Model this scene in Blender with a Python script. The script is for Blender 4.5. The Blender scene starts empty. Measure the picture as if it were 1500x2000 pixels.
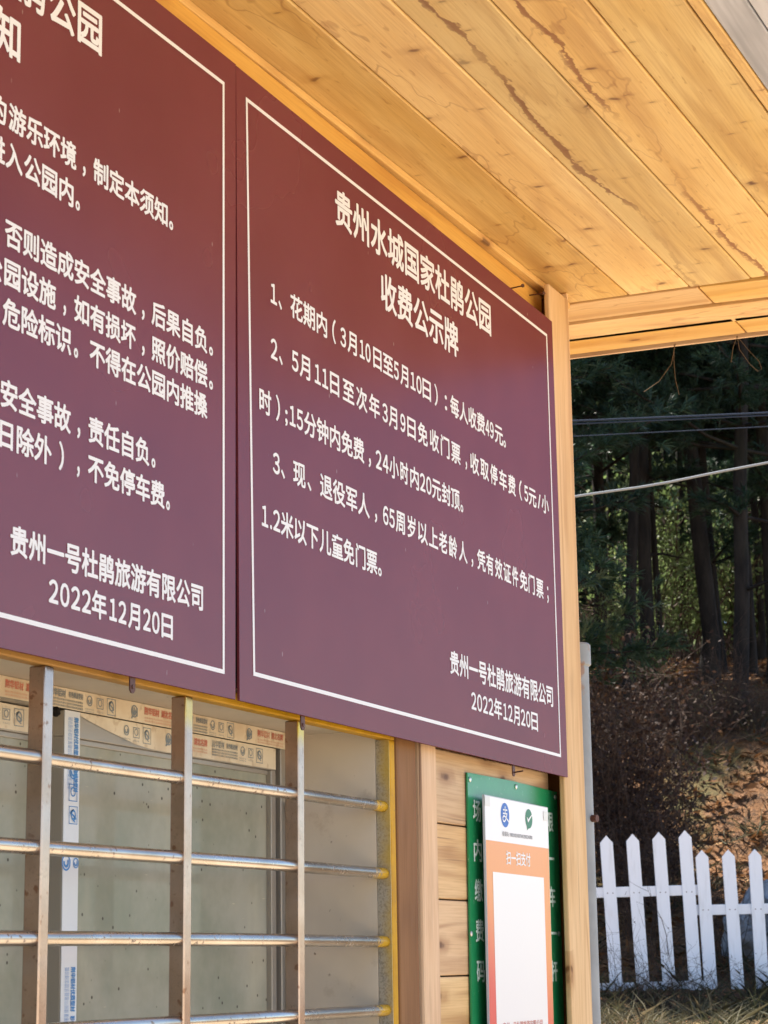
import bpy, bmesh, math, random
import numpy as np
from mathutils import Vector, Matrix

R_ = math.radians
SC = bpy.context.scene
COL = SC.collection

# ------------------------------------------------------------------ camera, light, exposure
CAM = Vector((-2.8557, -1.4638, 1.6))
cam_data = bpy.data.cameras.new('camera')
cam = bpy.data.objects.new('camera', cam_data); COL.objects.link(cam)
rx = Vector((0.3965, -0.9179, -0.0153)); dn = Vector((0.1802, 0.0942, -0.9791)); fw3 = Vector((0.9002, 0.3855, 0.2028))
fw3.normalize(); rx = (rx - fw3 * rx.dot(fw3)).normalized(); up = rx.cross(fw3)
m = Matrix((rx, up, -fw3)).transposed().to_4x4(); m.translation = CAM
cam.matrix_world = m
cam_data.sensor_fit = 'VERTICAL'; cam_data.sensor_height = 24.0; cam_data.sensor_width = 18.0
cam_data.lens = 4245.4 / 2000 * 24
cam_data.clip_start = 0.05; cam_data.clip_end = 2000
cam_data.dof.use_dof = True; cam_data.dof.focus_distance = 4.0; cam_data.dof.aperture_fstop = 15.0
SC.camera = cam

SUN_EL, SUN_AZ = R_(65), R_(75)          # azimuth measured from +X towards +Y
sun_dir = Vector((math.cos(SUN_EL) * math.cos(SUN_AZ), math.cos(SUN_EL) * math.sin(SUN_AZ), math.sin(SUN_EL)))
world = bpy.data.worlds.new('World'); SC.world = world; world.use_nodes = True
wn = world.node_tree; bg = wn.nodes['Background']
sky = wn.nodes.new('ShaderNodeTexSky'); sky.sky_type = 'NISHITA'; sky.sun_disc = False
sky.sun_elevation = SUN_EL; sky.sun_rotation = math.pi / 2 - SUN_AZ
sky.altitude = 1800; sky.air_density = 1.0; sky.dust_density = 1.2; sky.ozone_density = 1.0
wn.links.new(sky.outputs[0], bg.inputs[0]); bg.inputs[1].default_value = 0.09
sun_l = bpy.data.lights.new('sun', 'SUN'); sun_l.energy = 5.0; sun_l.angle = R_(0.53); sun_l.color = (1.0, 0.93, 0.83)
sun = bpy.data.objects.new('sun', sun_l); COL.objects.link(sun)
sun.rotation_euler = sun_dir.to_track_quat('Z', 'Y').to_euler(); sun.location = (0, 0, 30)
SC.view_settings.view_transform = 'Standard'; SC.view_settings.look = 'None'
SC.view_settings.exposure = 2.0; SC.view_settings.gamma = 1.0
SC.cycles.max_bounces = 10; SC.cycles.diffuse_bounces = 6; SC.cycles.transparent_max_bounces = 16
SC.cycles.use_denoising = True

# ------------------------------------------------------------------ object helpers
def tag(o, label=None, cat=None, group=None, kind=None):
    if label: o['label'] = label
    if cat: o['category'] = cat
    if group: o['group'] = group
    if kind: o['kind'] = kind
    return o

def empty(name, loc=(0, 0, 0), rot=(0, 0, 0)):
    o = bpy.data.objects.new(name, None); COL.objects.link(o)
    o.empty_display_size = 0.1; o.location = loc; o.rotation_euler = rot
    return o

class MB:
    """collects faces with wood-style UVs (u along the length, v across) and a per-face random number"""
    def __init__(self, seed=0):
        self.v = []; self.f = []; self.uv = []; self.r = []; self.rng = random.Random(seed)
    def face(self, pts, uvs=None, r=0.0):
        i = len(self.v); self.v += [tuple(p) for p in pts]
        self.f.append(list(range(i, i + len(pts))))
        self.uv += uvs if uvs else [(0.0, 0.0)] * len(pts); self.r += [r] * len(pts)
    def hexa(self, c, axis=0, r=None):
        """c: 8 corners, index = x + 2*y + 4*z"""
        r = self.rng.random() if r is None else r
        c = [Vector(p) for p in c]; n = len(self.v); self.v += [tuple(p) for p in c]
        o = c[0]
        ax = [(c[1] - c[0]).normalized(), (c[2] - c[0]).normalized(), (c[4] - c[0]).normalized()]
        mid = sum(c, Vector()) / 8
        a = ax[axis]; b, d = [ax[k] for k in range(3) if k != axis]
        for k, q in enumerate(((0, 4, 6, 2), (1, 3, 7, 5), (0, 1, 5, 4), (2, 6, 7, 3), (0, 2, 3, 1), (4, 5, 7, 6))):
            self.f.append([n + j for j in q])
            endcap = (k // 2 == axis)
            for j in q:
                p = c[j] - mid
                self.uv.append((p.dot(b) * .3, p.dot(d)) if endcap else (p.dot(a), p.dot(b) + p.dot(d) * (1 if k // 2 != 9 else 0)))
            self.r += [r] * 4
    def box(self, x0, x1, y0, y1, z0, z1, axis=0, r=None):
        self.hexa([(x, y, z) for z in (z0, z1) for y in (y0, y1) for x in (x0, x1)], axis, r)
    def tube(self, pts, rad, n=10, cap=True, r=None):
        r = self.rng.random() if r is None else r
        pts = [Vector(p) for p in pts]; rad = rad if hasattr(rad, '__len__') else [rad] * len(pts)
        rings = []; ln = 0
        t0 = (pts[1] - pts[0]).normalized()
        ref = Vector((0, 0, 1)) if abs(t0.z) < .9 else Vector((1, 0, 0))
        a = t0.cross(ref).normalized()
        for i, p in enumerate(pts):
            t = (pts[min(i + 1, len(pts) - 1)] - pts[max(i - 1, 0)]).normalized()
            a = (a - t * a.dot(t)).normalized(); b = t.cross(a)
            if i: ln += (p - pts[i - 1]).length
            base = len(self.v)
            for k in range(n):
                th = 2 * math.pi * k / n
                self.v.append(tuple(p + (a * math.cos(th) + b * math.sin(th)) * rad[i]))
            rings.append((base, ln))
        for (b0, l0), (b1, l1) in zip(rings, rings[1:]):
            for k in range(n):
                k2 = (k + 1) % n
                self.f.append([b0 + k, b0 + k2, b1 + k2, b1 + k])
                w = 2 * math.pi * rad[0] / n
                self.uv += [(l0, k * w), (l0, (k + 1) * w), (l1, (k + 1) * w), (l1, k * w)]; self.r += [r] * 4
        if cap:
            self.f.append([rings[0][0] + k for k in range(n)][::-1]); self.f.append([rings[-1][0] + k for k in range(n)])
            self.uv += [(0, 0)] * (2 * n); self.r += [r] * (2 * n)
    def prism(self, outline, y0, y1, r=0.0):
        """outline in the X-Z plane, counter-clockwise seen from -Y; extruded from y0 (front) to y1 (back)"""
        n = len(outline)
        self.face([(x, y0, z) for x, z in outline], [(z, x) for x, z in outline], r)
        self.face([(x, y1, z) for x, z in outline][::-1], [(z, x) for x, z in outline][::-1], r)
        for i in range(n):
            (xa, za), (xb, zb) = outline[i], outline[(i + 1) % n]
            self.face([(xb, y0, zb), (xa, y0, za), (xa, y1, za), (xb, y1, zb)], [(zb, xb), (za, xa), (za, xa), (zb, xb)], r)
    def build(self, name, mat, parent=None, bevel=0, smooth=False, seg=2):
        me = bpy.data.meshes.new(name)
        me.from_pydata(self.v, [], self.f)
        uvl = me.uv_layers.new(name='UVMap'); uvl.data.foreach_set('uv', np.array(self.uv, dtype=np.float32).ravel())
        at = me.attributes.new('rnd', 'FLOAT', 'CORNER'); at.data.foreach_set('value', np.array(self.r, dtype=np.float32))
        if smooth: me.shade_smooth()
        o = bpy.data.objects.new(name, me); COL.objects.link(o)
        me.materials.append(mat)
        if parent: o.parent = parent
        if bevel:
            b = o.modifiers.new('bevel', 'BEVEL'); b.width = bevel; b.segments = seg; b.limit_method = 'ANGLE'; b.angle_limit = R_(40)
            b.harden_normals = False
        return o

# ------------------------------------------------------------------ material helpers
class NT:
    def __init__(self, name):
        self.m = bpy.data.materials.new(name); self.m.use_nodes = True
        self.t = self.m.node_tree; self.p = self.t.nodes['Principled BSDF']; self.out = self.t.nodes['Material Output']
    def n(self, typ, ins=None, **kw):
        nd = self.t.nodes.new(typ)
        for k, v in kw.items(): setattr(nd, k, v)
        for k, v in (ins or {}).items(): self.set(nd.inputs[k], v)
        return nd
    def set(self, sock, v):
        if isinstance(v, bpy.types.Node): v = v.outputs[0]
        if isinstance(v, bpy.types.NodeSocket): self.t.links.new(v, sock)
        elif isinstance(v, tuple) and len(v) == 3 and sock.type == 'RGBA': sock.default_value = (*v, 1)
        else: sock.default_value = v
    def math(self, op, a, b=None, c=None, clamp=False):
        nd = self.t.nodes.new('ShaderNodeMath'); nd.operation = op; nd.use_clamp = clamp
        self.set(nd.inputs[0], a)
        if b is not None: self.set(nd.inputs[1], b)
        if c is not None: self.set(nd.inputs[2], c)
        return nd.outputs[0]
    def xyz(self, x, y=0.0, z=0.0):
        return self.n('ShaderNodeCombineXYZ', {0: x, 1: y, 2: z}).outputs[0]
    def noise(self, vec, scale=1.0, detail=2.0, rough=.5, dist=0.0):
        return self.n('ShaderNodeTexNoise', {'Vector': vec, 'Scale': scale, 'Detail': detail, 'Roughness': rough, 'Distortion': dist}).outputs[0]
    def ramp(self, v, a, b):
        """smooth 0..1 as v goes a..b"""
        nd = self.n('ShaderNodeMapRange', {0: v, 1: a, 2: b, 3: 0.0, 4: 1.0}, interpolation_type='SMOOTHSTEP'); return nd.outputs[0]
    def mix(self, f, a, b, blend='MIX'):
        nd = self.t.nodes.new('ShaderNodeMix'); nd.data_type = 'RGBA'; nd.blend_type = blend; nd.clamp_factor = True
        self.set(nd.inputs[0], f); self.set(nd.inputs[6], a); self.set(nd.inputs[7], b); return nd.outputs[2]
    def bump(self, h, strength=.3, dist=.002):
        nd = self.n('ShaderNodeBump', {'Height': h, 'Strength': strength, 'Distance': dist}); self.set(self.p.inputs['Normal'], nd.outputs[0])
    def pset(self, **kw):
        for k, v in kw.items(): self.set(self.p.inputs[k.replace('_', ' ')], v)
        return self.m
    def pos(self): return self.n('ShaderNodeNewGeometry').outputs['Position']
    def obj(self): return self.n('ShaderNodeTexCoord').outputs['Object']
    def rnd(self): return self.n('ShaderNodeAttribute', attribute_name='rnd').outputs['Fac']

def plain(name, col, rough=.5, spec=.5, metal=0.0):
    k = NT(name); return k.pset(Base_Color=col, Roughness=rough, Specular_IOR_Level=spec, Metallic=metal)

def wood(name, light, mid, dark, stain=0.0, spike=.7, knot=.6, rough=.42, ring=.35, weather=0.0, bump=.25, spec=.4, crack=0.0):
    k = NT(name)
    uv = k.n('ShaderNodeUVMap', uv_map='UVMap').outputs[0]
    s = k.n('ShaderNodeSeparateXYZ', {0: uv}); u, v0 = s.outputs[0], s.outputs[1]
    r = k.rnd()
    ur = k.math('MULTIPLY_ADD', r, 37.3, u); vr = k.math('MULTIPLY_ADD', r, 5.17, v0)
    # growth rings: contour lines of a long stretched noise give cathedral figures
    n1 = k.noise(k.xyz(k.math('MULTIPLY', ur, .55), k.math('MULTIPLY', vr, 6.0), r), 1.0, 2.0, .45)
    rg = k.math('SINE', k.math('MULTIPLY', n1, 85.0))
    rg = k.math('POWER', k.math('MULTIPLY_ADD', rg, .5, .5), 2.5)
    rg = k.math('MULTIPLY', rg, k.ramp(k.noise(k.xyz(k.math('MULTIPLY', ur, 1.3), k.math('MULTIPLY', vr, 9.0), 3.0), 1.0, 2.0), .38, .68))
    fib = k.noise(k.xyz(k.math('MULTIPLY', ur, 7.0), k.math('MULTIPLY', vr, 260.0), 1.0), 1.0, 3.0, .6)
    blo = k.noise(k.xyz(k.math('MULTIPLY', ur, 1.7), k.math('MULTIPLY', vr, 9.0), 7.0), 1.0, 3.0, .55)
    col = k.mix(k.ramp(blo, .3, .7), mid, light)
    col = k.mix(k.math('MULTIPLY', rg, ring), col, dark)
    col = k.mix(k.ramp(fib, .35, .8), col, k.mix(.34, col, dark))
    # broad darker heart patches
    hp = k.noise(k.xyz(k.math('MULTIPLY', ur, .9), k.math('MULTIPLY', vr, 14.0), 11.0), 1.0, 2.0)
    col = k.mix(k.math('MULTIPLY', k.ramp(hp, .54, .70), .42), col, dark)
    # spike knots lying across the board
    jit = k.noise(k.xyz(k.math('MULTIPLY', ur, 30), k.math('MULTIPLY', vr, 30), 2.0), 1.0, 2.0)
    def knots(su, sv, size, amount, core, seed):
        vec = k.xyz(k.math('ADD', k.math('MULTIPLY', ur, su), k.math('MULTIPLY', jit, .22)), k.math('MULTIPLY', vr, sv), seed)
        vo = k.n('ShaderNodeTexVoronoi', {'Vector': vec, 'Scale': 1.0, 'Randomness': 1.0}, voronoi_dimensions='2D')
        on = k.math('GREATER_THAN', k.n('ShaderNodeSeparateColor', {0: vo.outputs['Color']}).outputs[0], 1 - amount)
        halo = k.math('MULTIPLY', k.math('SUBTRACT', 1.0, k.ramp(vo.outputs['Distance'], size * .5, size * 3.0)), on)
        cr = k.math('MULTIPLY', k.math('SUBTRACT', 1.0, k.ramp(vo.outputs['Distance'], size * .25, size)), on)
        return halo, cr
    if spike:
        # three sizes of knot, thinned out by a slow noise so that they come in groups
        grp = k.ramp(k.noise(k.xyz(k.math('MULTIPLY', ur, 2.1), k.math('MULTIPLY', vr, 4.0), 17.0), 1.0, 1.0), .40, .56)
        for su, sv, size, amt, sd, dk in ((17.0, 8.0, .075, .38, 0.0, .55), (7.0, 4.0, .06, .34, 3.3, .8), (3.6, 3.2, .05, .42, 6.1, .95)):
            h, c = knots(su, sv, size, amt * spike, 0, sd)
            if su > 10: h = k.math('MULTIPLY', h, grp); c = k.math('MULTIPLY', c, grp)
            col = k.mix(k.math('MULTIPLY', h, .42 * dk), col, dark)
            col = k.mix(k.math('MULTIPLY', c, dk), col, (.15, .06, .022))
        # short flecks along the fibre
        fl = k.noise(k.xyz(k.math('MULTIPLY', ur, 16.0), k.math('MULTIPLY', vr, 95.0), 19.0), 1.0, 2.0, .6)
        col = k.mix(k.math('MULTIPLY', k.ramp(fl, .63, .72), .45), col, dark)
        # tide marks: contour of a slow noise, only here and there
        tn = k.noise(k.xyz(k.math('MULTIPLY', ur, 2.3), k.math('MULTIPLY', vr, 7.5), 23.0), 1.0, 3.5, .62)
        td = k.math('ABSOLUTE', k.math('SUBTRACT', tn, .52)); tg = k.ramp(k.noise(k.xyz(k.math('MULTIPLY', ur, .9), k.math('MULTIPLY', vr, 3.0), 29.0), 1.0, 1.0), .5, .62)
        col = k.mix(k.math('MULTIPLY', k.math('MULTIPLY', k.math('SUBTRACT', 1.0, k.ramp(td, .002, .014)), tg), .42), col, (.30, .12, .035))
        # greyish smudges
        sm_ = k.ramp(k.noise(k.xyz(k.math('MULTIPLY', ur, 1.4), k.math('MULTIPLY', vr, 5.0), 41.0), 1.0, 3.0, .55), .57, .74)
        col = k.mix(k.math('MULTIPLY', sm_, .30), col, (.36, .24, .11))
    if knot:
        h, c = knots(3.6, 9.0, .085, .42 * knot, 0, 5.0)
        col = k.mix(k.math('MULTIPLY', h, .55), col, dark)
        col = k.mix(k.math('MULTIPLY', c, .85), col, (.12, .045, .018))
    if stain:
        # wandering tide lines left by water running along the boards
        lo = k.math('MULTIPLY_ADD', k.math('SUBTRACT', k.noise(k.xyz(k.math('MULTIPLY', ur, 2.0), 0.0, 4.0), 1.0, 1.0), .5), .11, k.math('MULTIPLY', k.math('SUBTRACT', k.noise(k.xyz(k.math('MULTIPLY', ur, 26), 0.0, 9.0), 1.0, 4.0, .75), .5), .026))
        d = k.math('ABSOLUTE', k.math('SUBTRACT', v0, lo))
        w = k.math('MULTIPLY', k.math('POWER', k.noise(k.xyz(k.math('MULTIPLY', ur, 17), k.math('MULTIPLY', vr, 60), 2.0), 1.0, 3.0), 4.0), .075)
        sm = k.math('SUBTRACT', 1.0, k.ramp(d, k.math('MULTIPLY', w, .6), k.math('MULTIPLY_ADD', w, 1.15, .0009)))
        gate = k.math('GREATER_THAN', k.math('FRACT', k.math('MULTIPLY', r, 7.7)), 1 - stain)
        g2 = k.ramp(k.noise(k.xyz(k.math('MULTIPLY', ur, 1.1), 0.0, 21.0), 1.0, 1.0), .36, .5)
        sm = k.math('MULTIPLY', k.math('MULTIPLY', sm, gate), g2)
        col = k.mix(k.math('MULTIPLY', sm, .82), col, (.23, .08, .028))
        # paler band to one side of the line
        pale = k.math('MULTIPLY', k.math('MULTIPLY', k.ramp(k.math('SUBTRACT', v0, lo), 0.0, .012), gate), .35)
        col = k.mix(pale, col, light)
    if weather:
        wn_ = k.noise(k.xyz(k.math('MULTIPLY', ur, 1.6), k.math('MULTIPLY', vr, 26.0), 13.0), 1.0, 3.0, .6)
        gcol = k.mix(k.ramp(wn_, .35, .7), (.64, .66, .72), (.36, .375, .42))
        col = k.mix(weather, col, gcol)
    if crack:
        ck = k.noise(k.xyz(k.math('MULTIPLY', ur, 1.6), k.math('MULTIPLY', k.math('ADD', vr, k.math('MULTIPLY', n1, .02)), 85.0), 33.0), 1.0, 2.0, .5)
        col = k.mix(k.math('MULTIPLY', k.ramp(ck, .66, .74), crack), col, (.14, .07, .035))
        dm = k.noise(k.xyz(k.math('MULTIPLY', ur, 3.0), k.math('MULTIPLY', vr, 12.0), 37.0), 1.0, 4.0, .65)
        col = k.mix(k.math('MULTIPLY', k.ramp(dm, .56, .72), .28 * crack), col, (.24, .14, .075))
    # every board a slightly different tone
    hv = k.n('ShaderNodeHueSaturation', {'Color': col, 'Hue': k.math('MULTIPLY_ADD', k.math('FRACT', k.math('MULTIPLY', r, 13.1)), .009, .4955), 'Saturation': k.math('MULTIPLY_ADD', k.math('FRACT', k.math('MULTIPLY', r, 5.3)), .22, .88), 'Value': k.math('MULTIPLY_ADD', k.math('FRACT', k.math('MULTIPLY', r, 3.7)), .24, .86)})
    k.pset(Base_Color=hv.outputs[0], Roughness=k.math('MULTIPLY_ADD', fib, .2, rough - .1), Specular_IOR_Level=spec)
    k.bump(k.math('ADD', k.math('MULTIPLY', fib, .6), k.math('MULTIPLY', rg, -.5)), bump, .0012)
    return k.m
# ------------------------------------------------------------------ materials
M = {}
M['soffit'] = wood('varnished_pine_soffit', (.86, .64, .27), (.76, .505, .165), (.40, .19, .05), stain=.5, spike=.9, knot=0, rough=.38, ring=.32)
M['beam'] = wood('varnished_pine_beam', (.80, .50, .13), (.72, .40, .085), (.40, .16, .03), spike=0, knot=.7, rough=.38, ring=.3)
M['post'] = wood('pale_pine', (.70, .51, .32), (.62, .42, .235), (.31, .145, .055), spike=0, knot=.9, rough=.6, ring=.55, spec=.2, crack=.8)
M['plank'] = wood('pine_cladding', (.72, .51, .28), (.64, .41, .19), (.30, .135, .045), spike=0, knot=.9, rough=.55, ring=.75, spec=.25, crack=.6)
M['dark_post'] = wood('brown_pine', (.27, .118, .038), (.22, .09, .028), (.11, .042, .015), spike=0, knot=.5, rough=.6, ring=.5, spec=.15, crack=.7)
M['grey_board'] = wood('weathered_boards', (.5, .36, .2), (.4, .28, .16), (.2, .13, .08), spike=.3, knot=.3, rough=.7, ring=.3, weather=1.0)
M['roof'] = plain('dark_roof', (.09, .08, .075), .8)
M['dark_gap'] = plain('dark_gap', (.012, .009, .007), .9, .2)

def sign_paint():
    k = NT('maroon_sign_paint'); p = k.pos()
    big = k.noise(p, 3.0, 3.0, .55); sc = k.noise(k.n('ShaderNodeMapping', {0: p, 3: (180.0, 180.0, 14.0)}).outputs[0], 1.0, 2.0)
    vo = k.n('ShaderNodeTexVoronoi', {'Vector': k.n('ShaderNodeMapping', {0: p, 3: (26.0, 26.0, 11.0)}).outputs[0], 'Scale': 1.0})
    scr = k.math('MULTIPLY', k.math('SUBTRACT', 1.0, k.ramp(vo.outputs['Distance'], .02, .055)), k.ramp(sc, .44, .58))
    col = k.mix(k.ramp(big, .3, .7), (.130, .024, .033), (.148, .030, .039))
    col = k.mix(k.math('MULTIPLY', scr, .40), col, (.45, .38, .36))
    k.pset(Base_Color=col, Roughness=.6, Specular_IOR_Level=.0)
    fine = k.noise(p, 900.0, 1.0); wav = k.noise(p, 6.0, 2.0)
    k.bump(k.math('ADD', k.math('MULTIPLY', fine, .03), wav), .22, .002)
    gl = k.n('ShaderNodeBsdfGlossy', {'Color': (1, 1, 1, 1), 'Roughness': k.math('MULTIPLY_ADD', big, .12, .2)})
    mx = k.n('ShaderNodeMixShader', {0: .062, 1: k.p.outputs[0], 2: gl.outputs[0]}); k.t.links.new(mx.outputs[0], k.out.inputs[0])
    return k.m
M['maroon'] = sign_paint()
M['letter'] = plain('white_vinyl', (.70, .715, .75), .45, .3)
M['edge'] = plain('sign_edge', (.05, .02, .024), .5)

def steel():
    k = NT('stainless_steel'); p = k.pos()
    st = k.noise(k.n('ShaderNodeMapping', {0: p, 3: (4.0, 40.0, 40.0)}).outputs[0], 1.0, 2.0, .5)
    sp = k.noise(p, 130.0, 3.0, .6); gate = k.noise(p, 14.0, 2.0)
    rust = k.math('MULTIPLY', k.ramp(sp, .60, .68), k.ramp(gate, .42, .62))
    film = k.noise(p, 9.0, 3.0)
    col = k.mix(k.ramp(film, .35, .65), (.50, .465, .42), (.40, .355, .30))
    col = k.mix(k.math('MULTIPLY', rust, .85), col, (.13, .06, .028))
    # yellow overspray next to the painted frame
    x = k.n('ShaderNodeSeparateXYZ', {0: p})
    yel = k.ramp(k.math('MULTIPLY_ADD', k.math('SUBTRACT', sp, .5), .09, x.outputs[0]), .575, .612)
    col = k.mix(yel, col, (.62, .37, .015))
    k.pset(Base_Color=col, Roughness=k.math('ADD', k.math('MULTIPLY_ADD', st, .10, .22), k.math('MULTIPLY', rust, .4)),
           Metallic=k.math('MULTIPLY', k.math('SUBTRACT', 1.0, yel), k.math('SUBTRACT', .88, k.math('MULTIPLY', rust, .8))))
    return k.m
M['steel'] = steel()

def yellow_paint():
    k = NT('yellow_frame_paint'); p = k.pos(); x = k.n('ShaderNodeSeparateXYZ', {0: p})
    n = k.noise(p, 22.0, 4.0, .6); f = k.noise(p, 160.0, 2.0)
    thin = k.ramp(k.math('MULTIPLY_ADD', k.math('SUBTRACT', n, .5), .8, x.outputs[0]), .15, -.45)
    col = k.mix(k.ramp(n, .35, .7), (.52, .285, .004), (.42, .22, .006))
    col = k.mix(k.math('MULTIPLY', thin, .8), col, (.40, .22, .08))
    col = k.mix(k.math('MULTIPLY', k.ramp(f, .66, .72), .7), col, (.25, .15, .06))
    k.pset(Base_Color=col, Roughness=.5, Specular_IOR_Level=.15); k.bump(n, .2, .002)
    return k.m
M['yellow'] = yellow_paint()

def inner_tube():
    """flat tube faces: brushed steel under a brown dust film"""
    k = NT('dusty_steel_tube'); p = k.pos()
    n = k.noise(p, 18.0, 4.0, .6); f = k.noise(p, 240.0, 2.0)
    x = k.n('ShaderNodeSeparateXYZ', {0: p}); nz = k.noise(k.n('ShaderNodeMapping', {0: p, 3: (1.0, 1.0, 8.0)}).outputs[0], 1.0, 2.0)
    col = k.mix(k.ramp(n, .3, .7), (.38, .265, .20), (.46, .34, .275))
    col = k.mix(k.math('MULTIPLY', k.ramp(f, .58, .7), .35), col, (.20, .14, .09))
    yel = k.math('MULTIPLY', k.ramp(k.math('MULTIPLY_ADD', n, .07, x.outputs[2]), 1.955, 2.0), k.math('MULTIPLY', k.ramp(x.outputs[0], -.3, -.05), .8))
    yel = k.math('MULTIPLY', yel, k.math('LESS_THAN', x.outputs[1], .034))
    col = k.mix(yel, col, (.58, .34, .02))
    rs = k.math('MULTIPLY', k.ramp(k.noise(p, 70.0, 2.0), .66, .71), .8)
    col = k.mix(rs, col, (.22, .10, .05))
    col = k.mix(k.math('MULTIPLY', k.ramp(nz, .52, .66), .25), col, (.38, .38, .42))
    k.pset(Base_Color=col, Roughness=.2, Metallic=.86)
    return k.m
M['tube'] = inner_tube()

def plaster():
    k = NT('dirty_white_reveal'); p = k.pos()
    a = k.noise(p, 3.2, 4.0, .6); b = k.noise(p, 60.0, 3.0, .65); c = k.noise(p, 11.0, 5.0, .7)
    vo = k.n('ShaderNodeTexVoronoi', {'Vector': k.math('ADD', 0.0, 0.0), 'Scale': 40.0})
    k.set(vo.inputs['Vector'], p)
    col = k.mix(k.ramp(a, .3, .7), (.62, .55, .45), (.52, .455, .37))
    col = k.mix(k.math('MULTIPLY', k.ramp(c, .58, .7), .3), col, (.33, .25, .17))
    sp = k.math('MULTIPLY', k.math('SUBTRACT', 1.0, k.ramp(vo.outputs['Distance'], .05, .16)), k.ramp(b, .52, .6))
    col = k.mix(k.math('MULTIPLY', sp, .8), col, (.10, .06, .04))
    return k.pset(Base_Color=col, Roughness=.75)
M['plaster'] = plaster()
def fly_glass():
    k = NT('dusty_glass'); p = k.pos()
    dust = k.noise(p, 5.0, 5.0, .65); b = k.noise(p, 35.0, 3.0, .6)
    vo = k.n('ShaderNodeTexVoronoi', {'Vector': p, 'Scale': 46.0}); on = k.math('GREATER_THAN', k.n('ShaderNodeSeparateColor', {0: vo.outputs['Color']}).outputs[0], .25)
    spk = k.math('MULTIPLY', k.math('SUBTRACT', 1.0, k.ramp(vo.outputs['Distance'], .07, .15)), on)
    vo2 = k.n('ShaderNodeTexVoronoi', {'Vector': k.n('ShaderNodeMapping', {0: p, 2: (.0, .9, .0), 3: (14.0, 14.0, 90.0)}).outputs[0], 'Scale': 1.0})
    scr = k.math('MULTIPLY', k.math('SUBTRACT', 1.0, k.ramp(vo2.outputs['Distance'], .03, .10)), k.ramp(dust, .52, .62))
    col = k.mix(k.ramp(dust, .3, .7), (.33, .345, .27), (.41, .40, .33))
    col = k.mix(k.math('MULTIPLY', scr, .7), col, (.72, .62, .44))
    sme = k.noise(k.n('ShaderNodeMapping', {0: p, 3: (2.2, 2.2, .8)}).outputs[0], 2.0, 4.0, .6)
    col = k.mix(k.math('MULTIPLY', k.ramp(sme, .48, .62), .6), col, (.54, .50, .39))
    col = k.mix(k.math('MULTIPLY', spk, .9), col, (.035, .025, .018))
    k.pset(Base_Color=col, Roughness=.6, Specular_IOR_Level=.1, Coat_Weight=.05, Coat_Roughness=.1)
    gl = k.n('ShaderNodeBsdfTransparent', {0: (.80, .86, .80, 1)}); gs = k.n('ShaderNodeBsdfGlossy', {'Roughness': .03})
    g = k.n('ShaderNodeMixShader', {0: .06, 1: gl.outputs[0], 2: gs.outputs[0]})
    f = k.math('MAXIMUM', k.math('MULTIPLY_ADD', k.ramp(dust, .25, .75), .16, .66), spk)
    mx = k.n('ShaderNodeMixShader', {0: f, 1: g.outputs[0], 2: k.p.outputs[0]})
    k.t.links.new(mx.outputs[0], k.out.inputs[0])
    return k.m
M['glass'] = fly_glass()
def film():
    k = NT('yellowed_protective_film'); p = k.pos()
    a = k.noise(p, 9.0, 4.0, .6); b = k.noise(p, 60.0, 2.0)
    col = k.mix(k.ramp(a, .35, .65), (.70, .61, .46), (.57, .455, .31))
    col = k.mix(k.math('MULTIPLY', k.ramp(b, .55, .68), .4), col, (.38, .25, .13))
    return k.pset(Base_Color=col, Roughness=.4)
M['film'] = film()
M['white_film'] = plain('white_protective_film', (.66, .68, .71), .35)
M['alu'] = plain('champagne_aluminium', (.36, .33, .29), .4, .5, .5)
def ink(name, c, base, keep):
    k = NT(name); p = k.pos(); n = k.noise(p, 55.0, 4.0, .7); m = k.noise(p, 12.0, 2.0)
    f = k.math('MULTIPLY', k.ramp(k.math('MULTIPLY_ADD', m, .5, k.math('MULTIPLY', n, .5)), .30, .46), keep)
    return k.pset(Base_Color=k.mix(k.math('SUBTRACT', 1.0, f), c, base), Roughness=.45)
M['ink_red'] = ink('red_print', (.52, .07, .05), (.60, .45, .30), .8); M['ink_blue'] = ink('blue_print', (.08, .16, .24), (.58, .49, .36), .75)
M['ink_bright_blue'] = plain('bright_blue_print', (.05, .22, .52), .45); M['ink_pink'] = plain('faded_red_print', (.58, .27, .17), .5)
M['curtain'] = plain('pale_curtain', (.50, .50, .43), .8); M['interior'] = plain('dim_interior', (.13, .12, .10), .8)
M['rust'] = plain('rusty_metal', (.10, .045, .035), .55, .4, .3)
def green_sheet():
    k = NT('green_pvc_sheet'); p = k.pos(); n = k.noise(p, 6.0, 4.0, .6); f = k.noise(p, 120.0, 2.0)
    col = k.mix(k.ramp(n, .3, .7), (.010, .205, .070), (.016, .235, .085)); col = k.mix(k.math('MULTIPLY', k.ramp(f, .68, .74), .5), col, (.25, .42, .28))
    k.pset(Base_Color=col, Roughness=.3); k.bump(n, .3, .004); return k.m
M['green'] = green_sheet()
M['mint'] = plain('pale_green_lettering', (.78, .90, .82), .4)
M['white_print'] = plain('white_print', (.74, .745, .77), .35)
M['card_edge'] = plain('card_edge', (.42, .45, .52), .4)
def card_orange():
    k = NT('orange_to_red_print'); s = k.n('ShaderNodeSeparateXYZ', {0: k.pos()})
    # the sheet is printed from light orange at its head to red at its lower left
    t = k.math('ADD', k.math('MULTIPLY', k.math('SUBTRACT', 1.70, s.outputs[2]), 4.2), k.math('MULTIPLY', k.math('SUBTRACT', 1.26, s.outputs[0]), 1.6))
    return k.pset(Base_Color=k.mix(k.ramp(t, 0.0, 1.0), (.70, .29, .085), (.62, .075, .06)), Roughness=.35)
M['orange'] = card_orange()
M['grey_print'] = plain('grey_print', (.32, .32, .34), .5)
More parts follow.
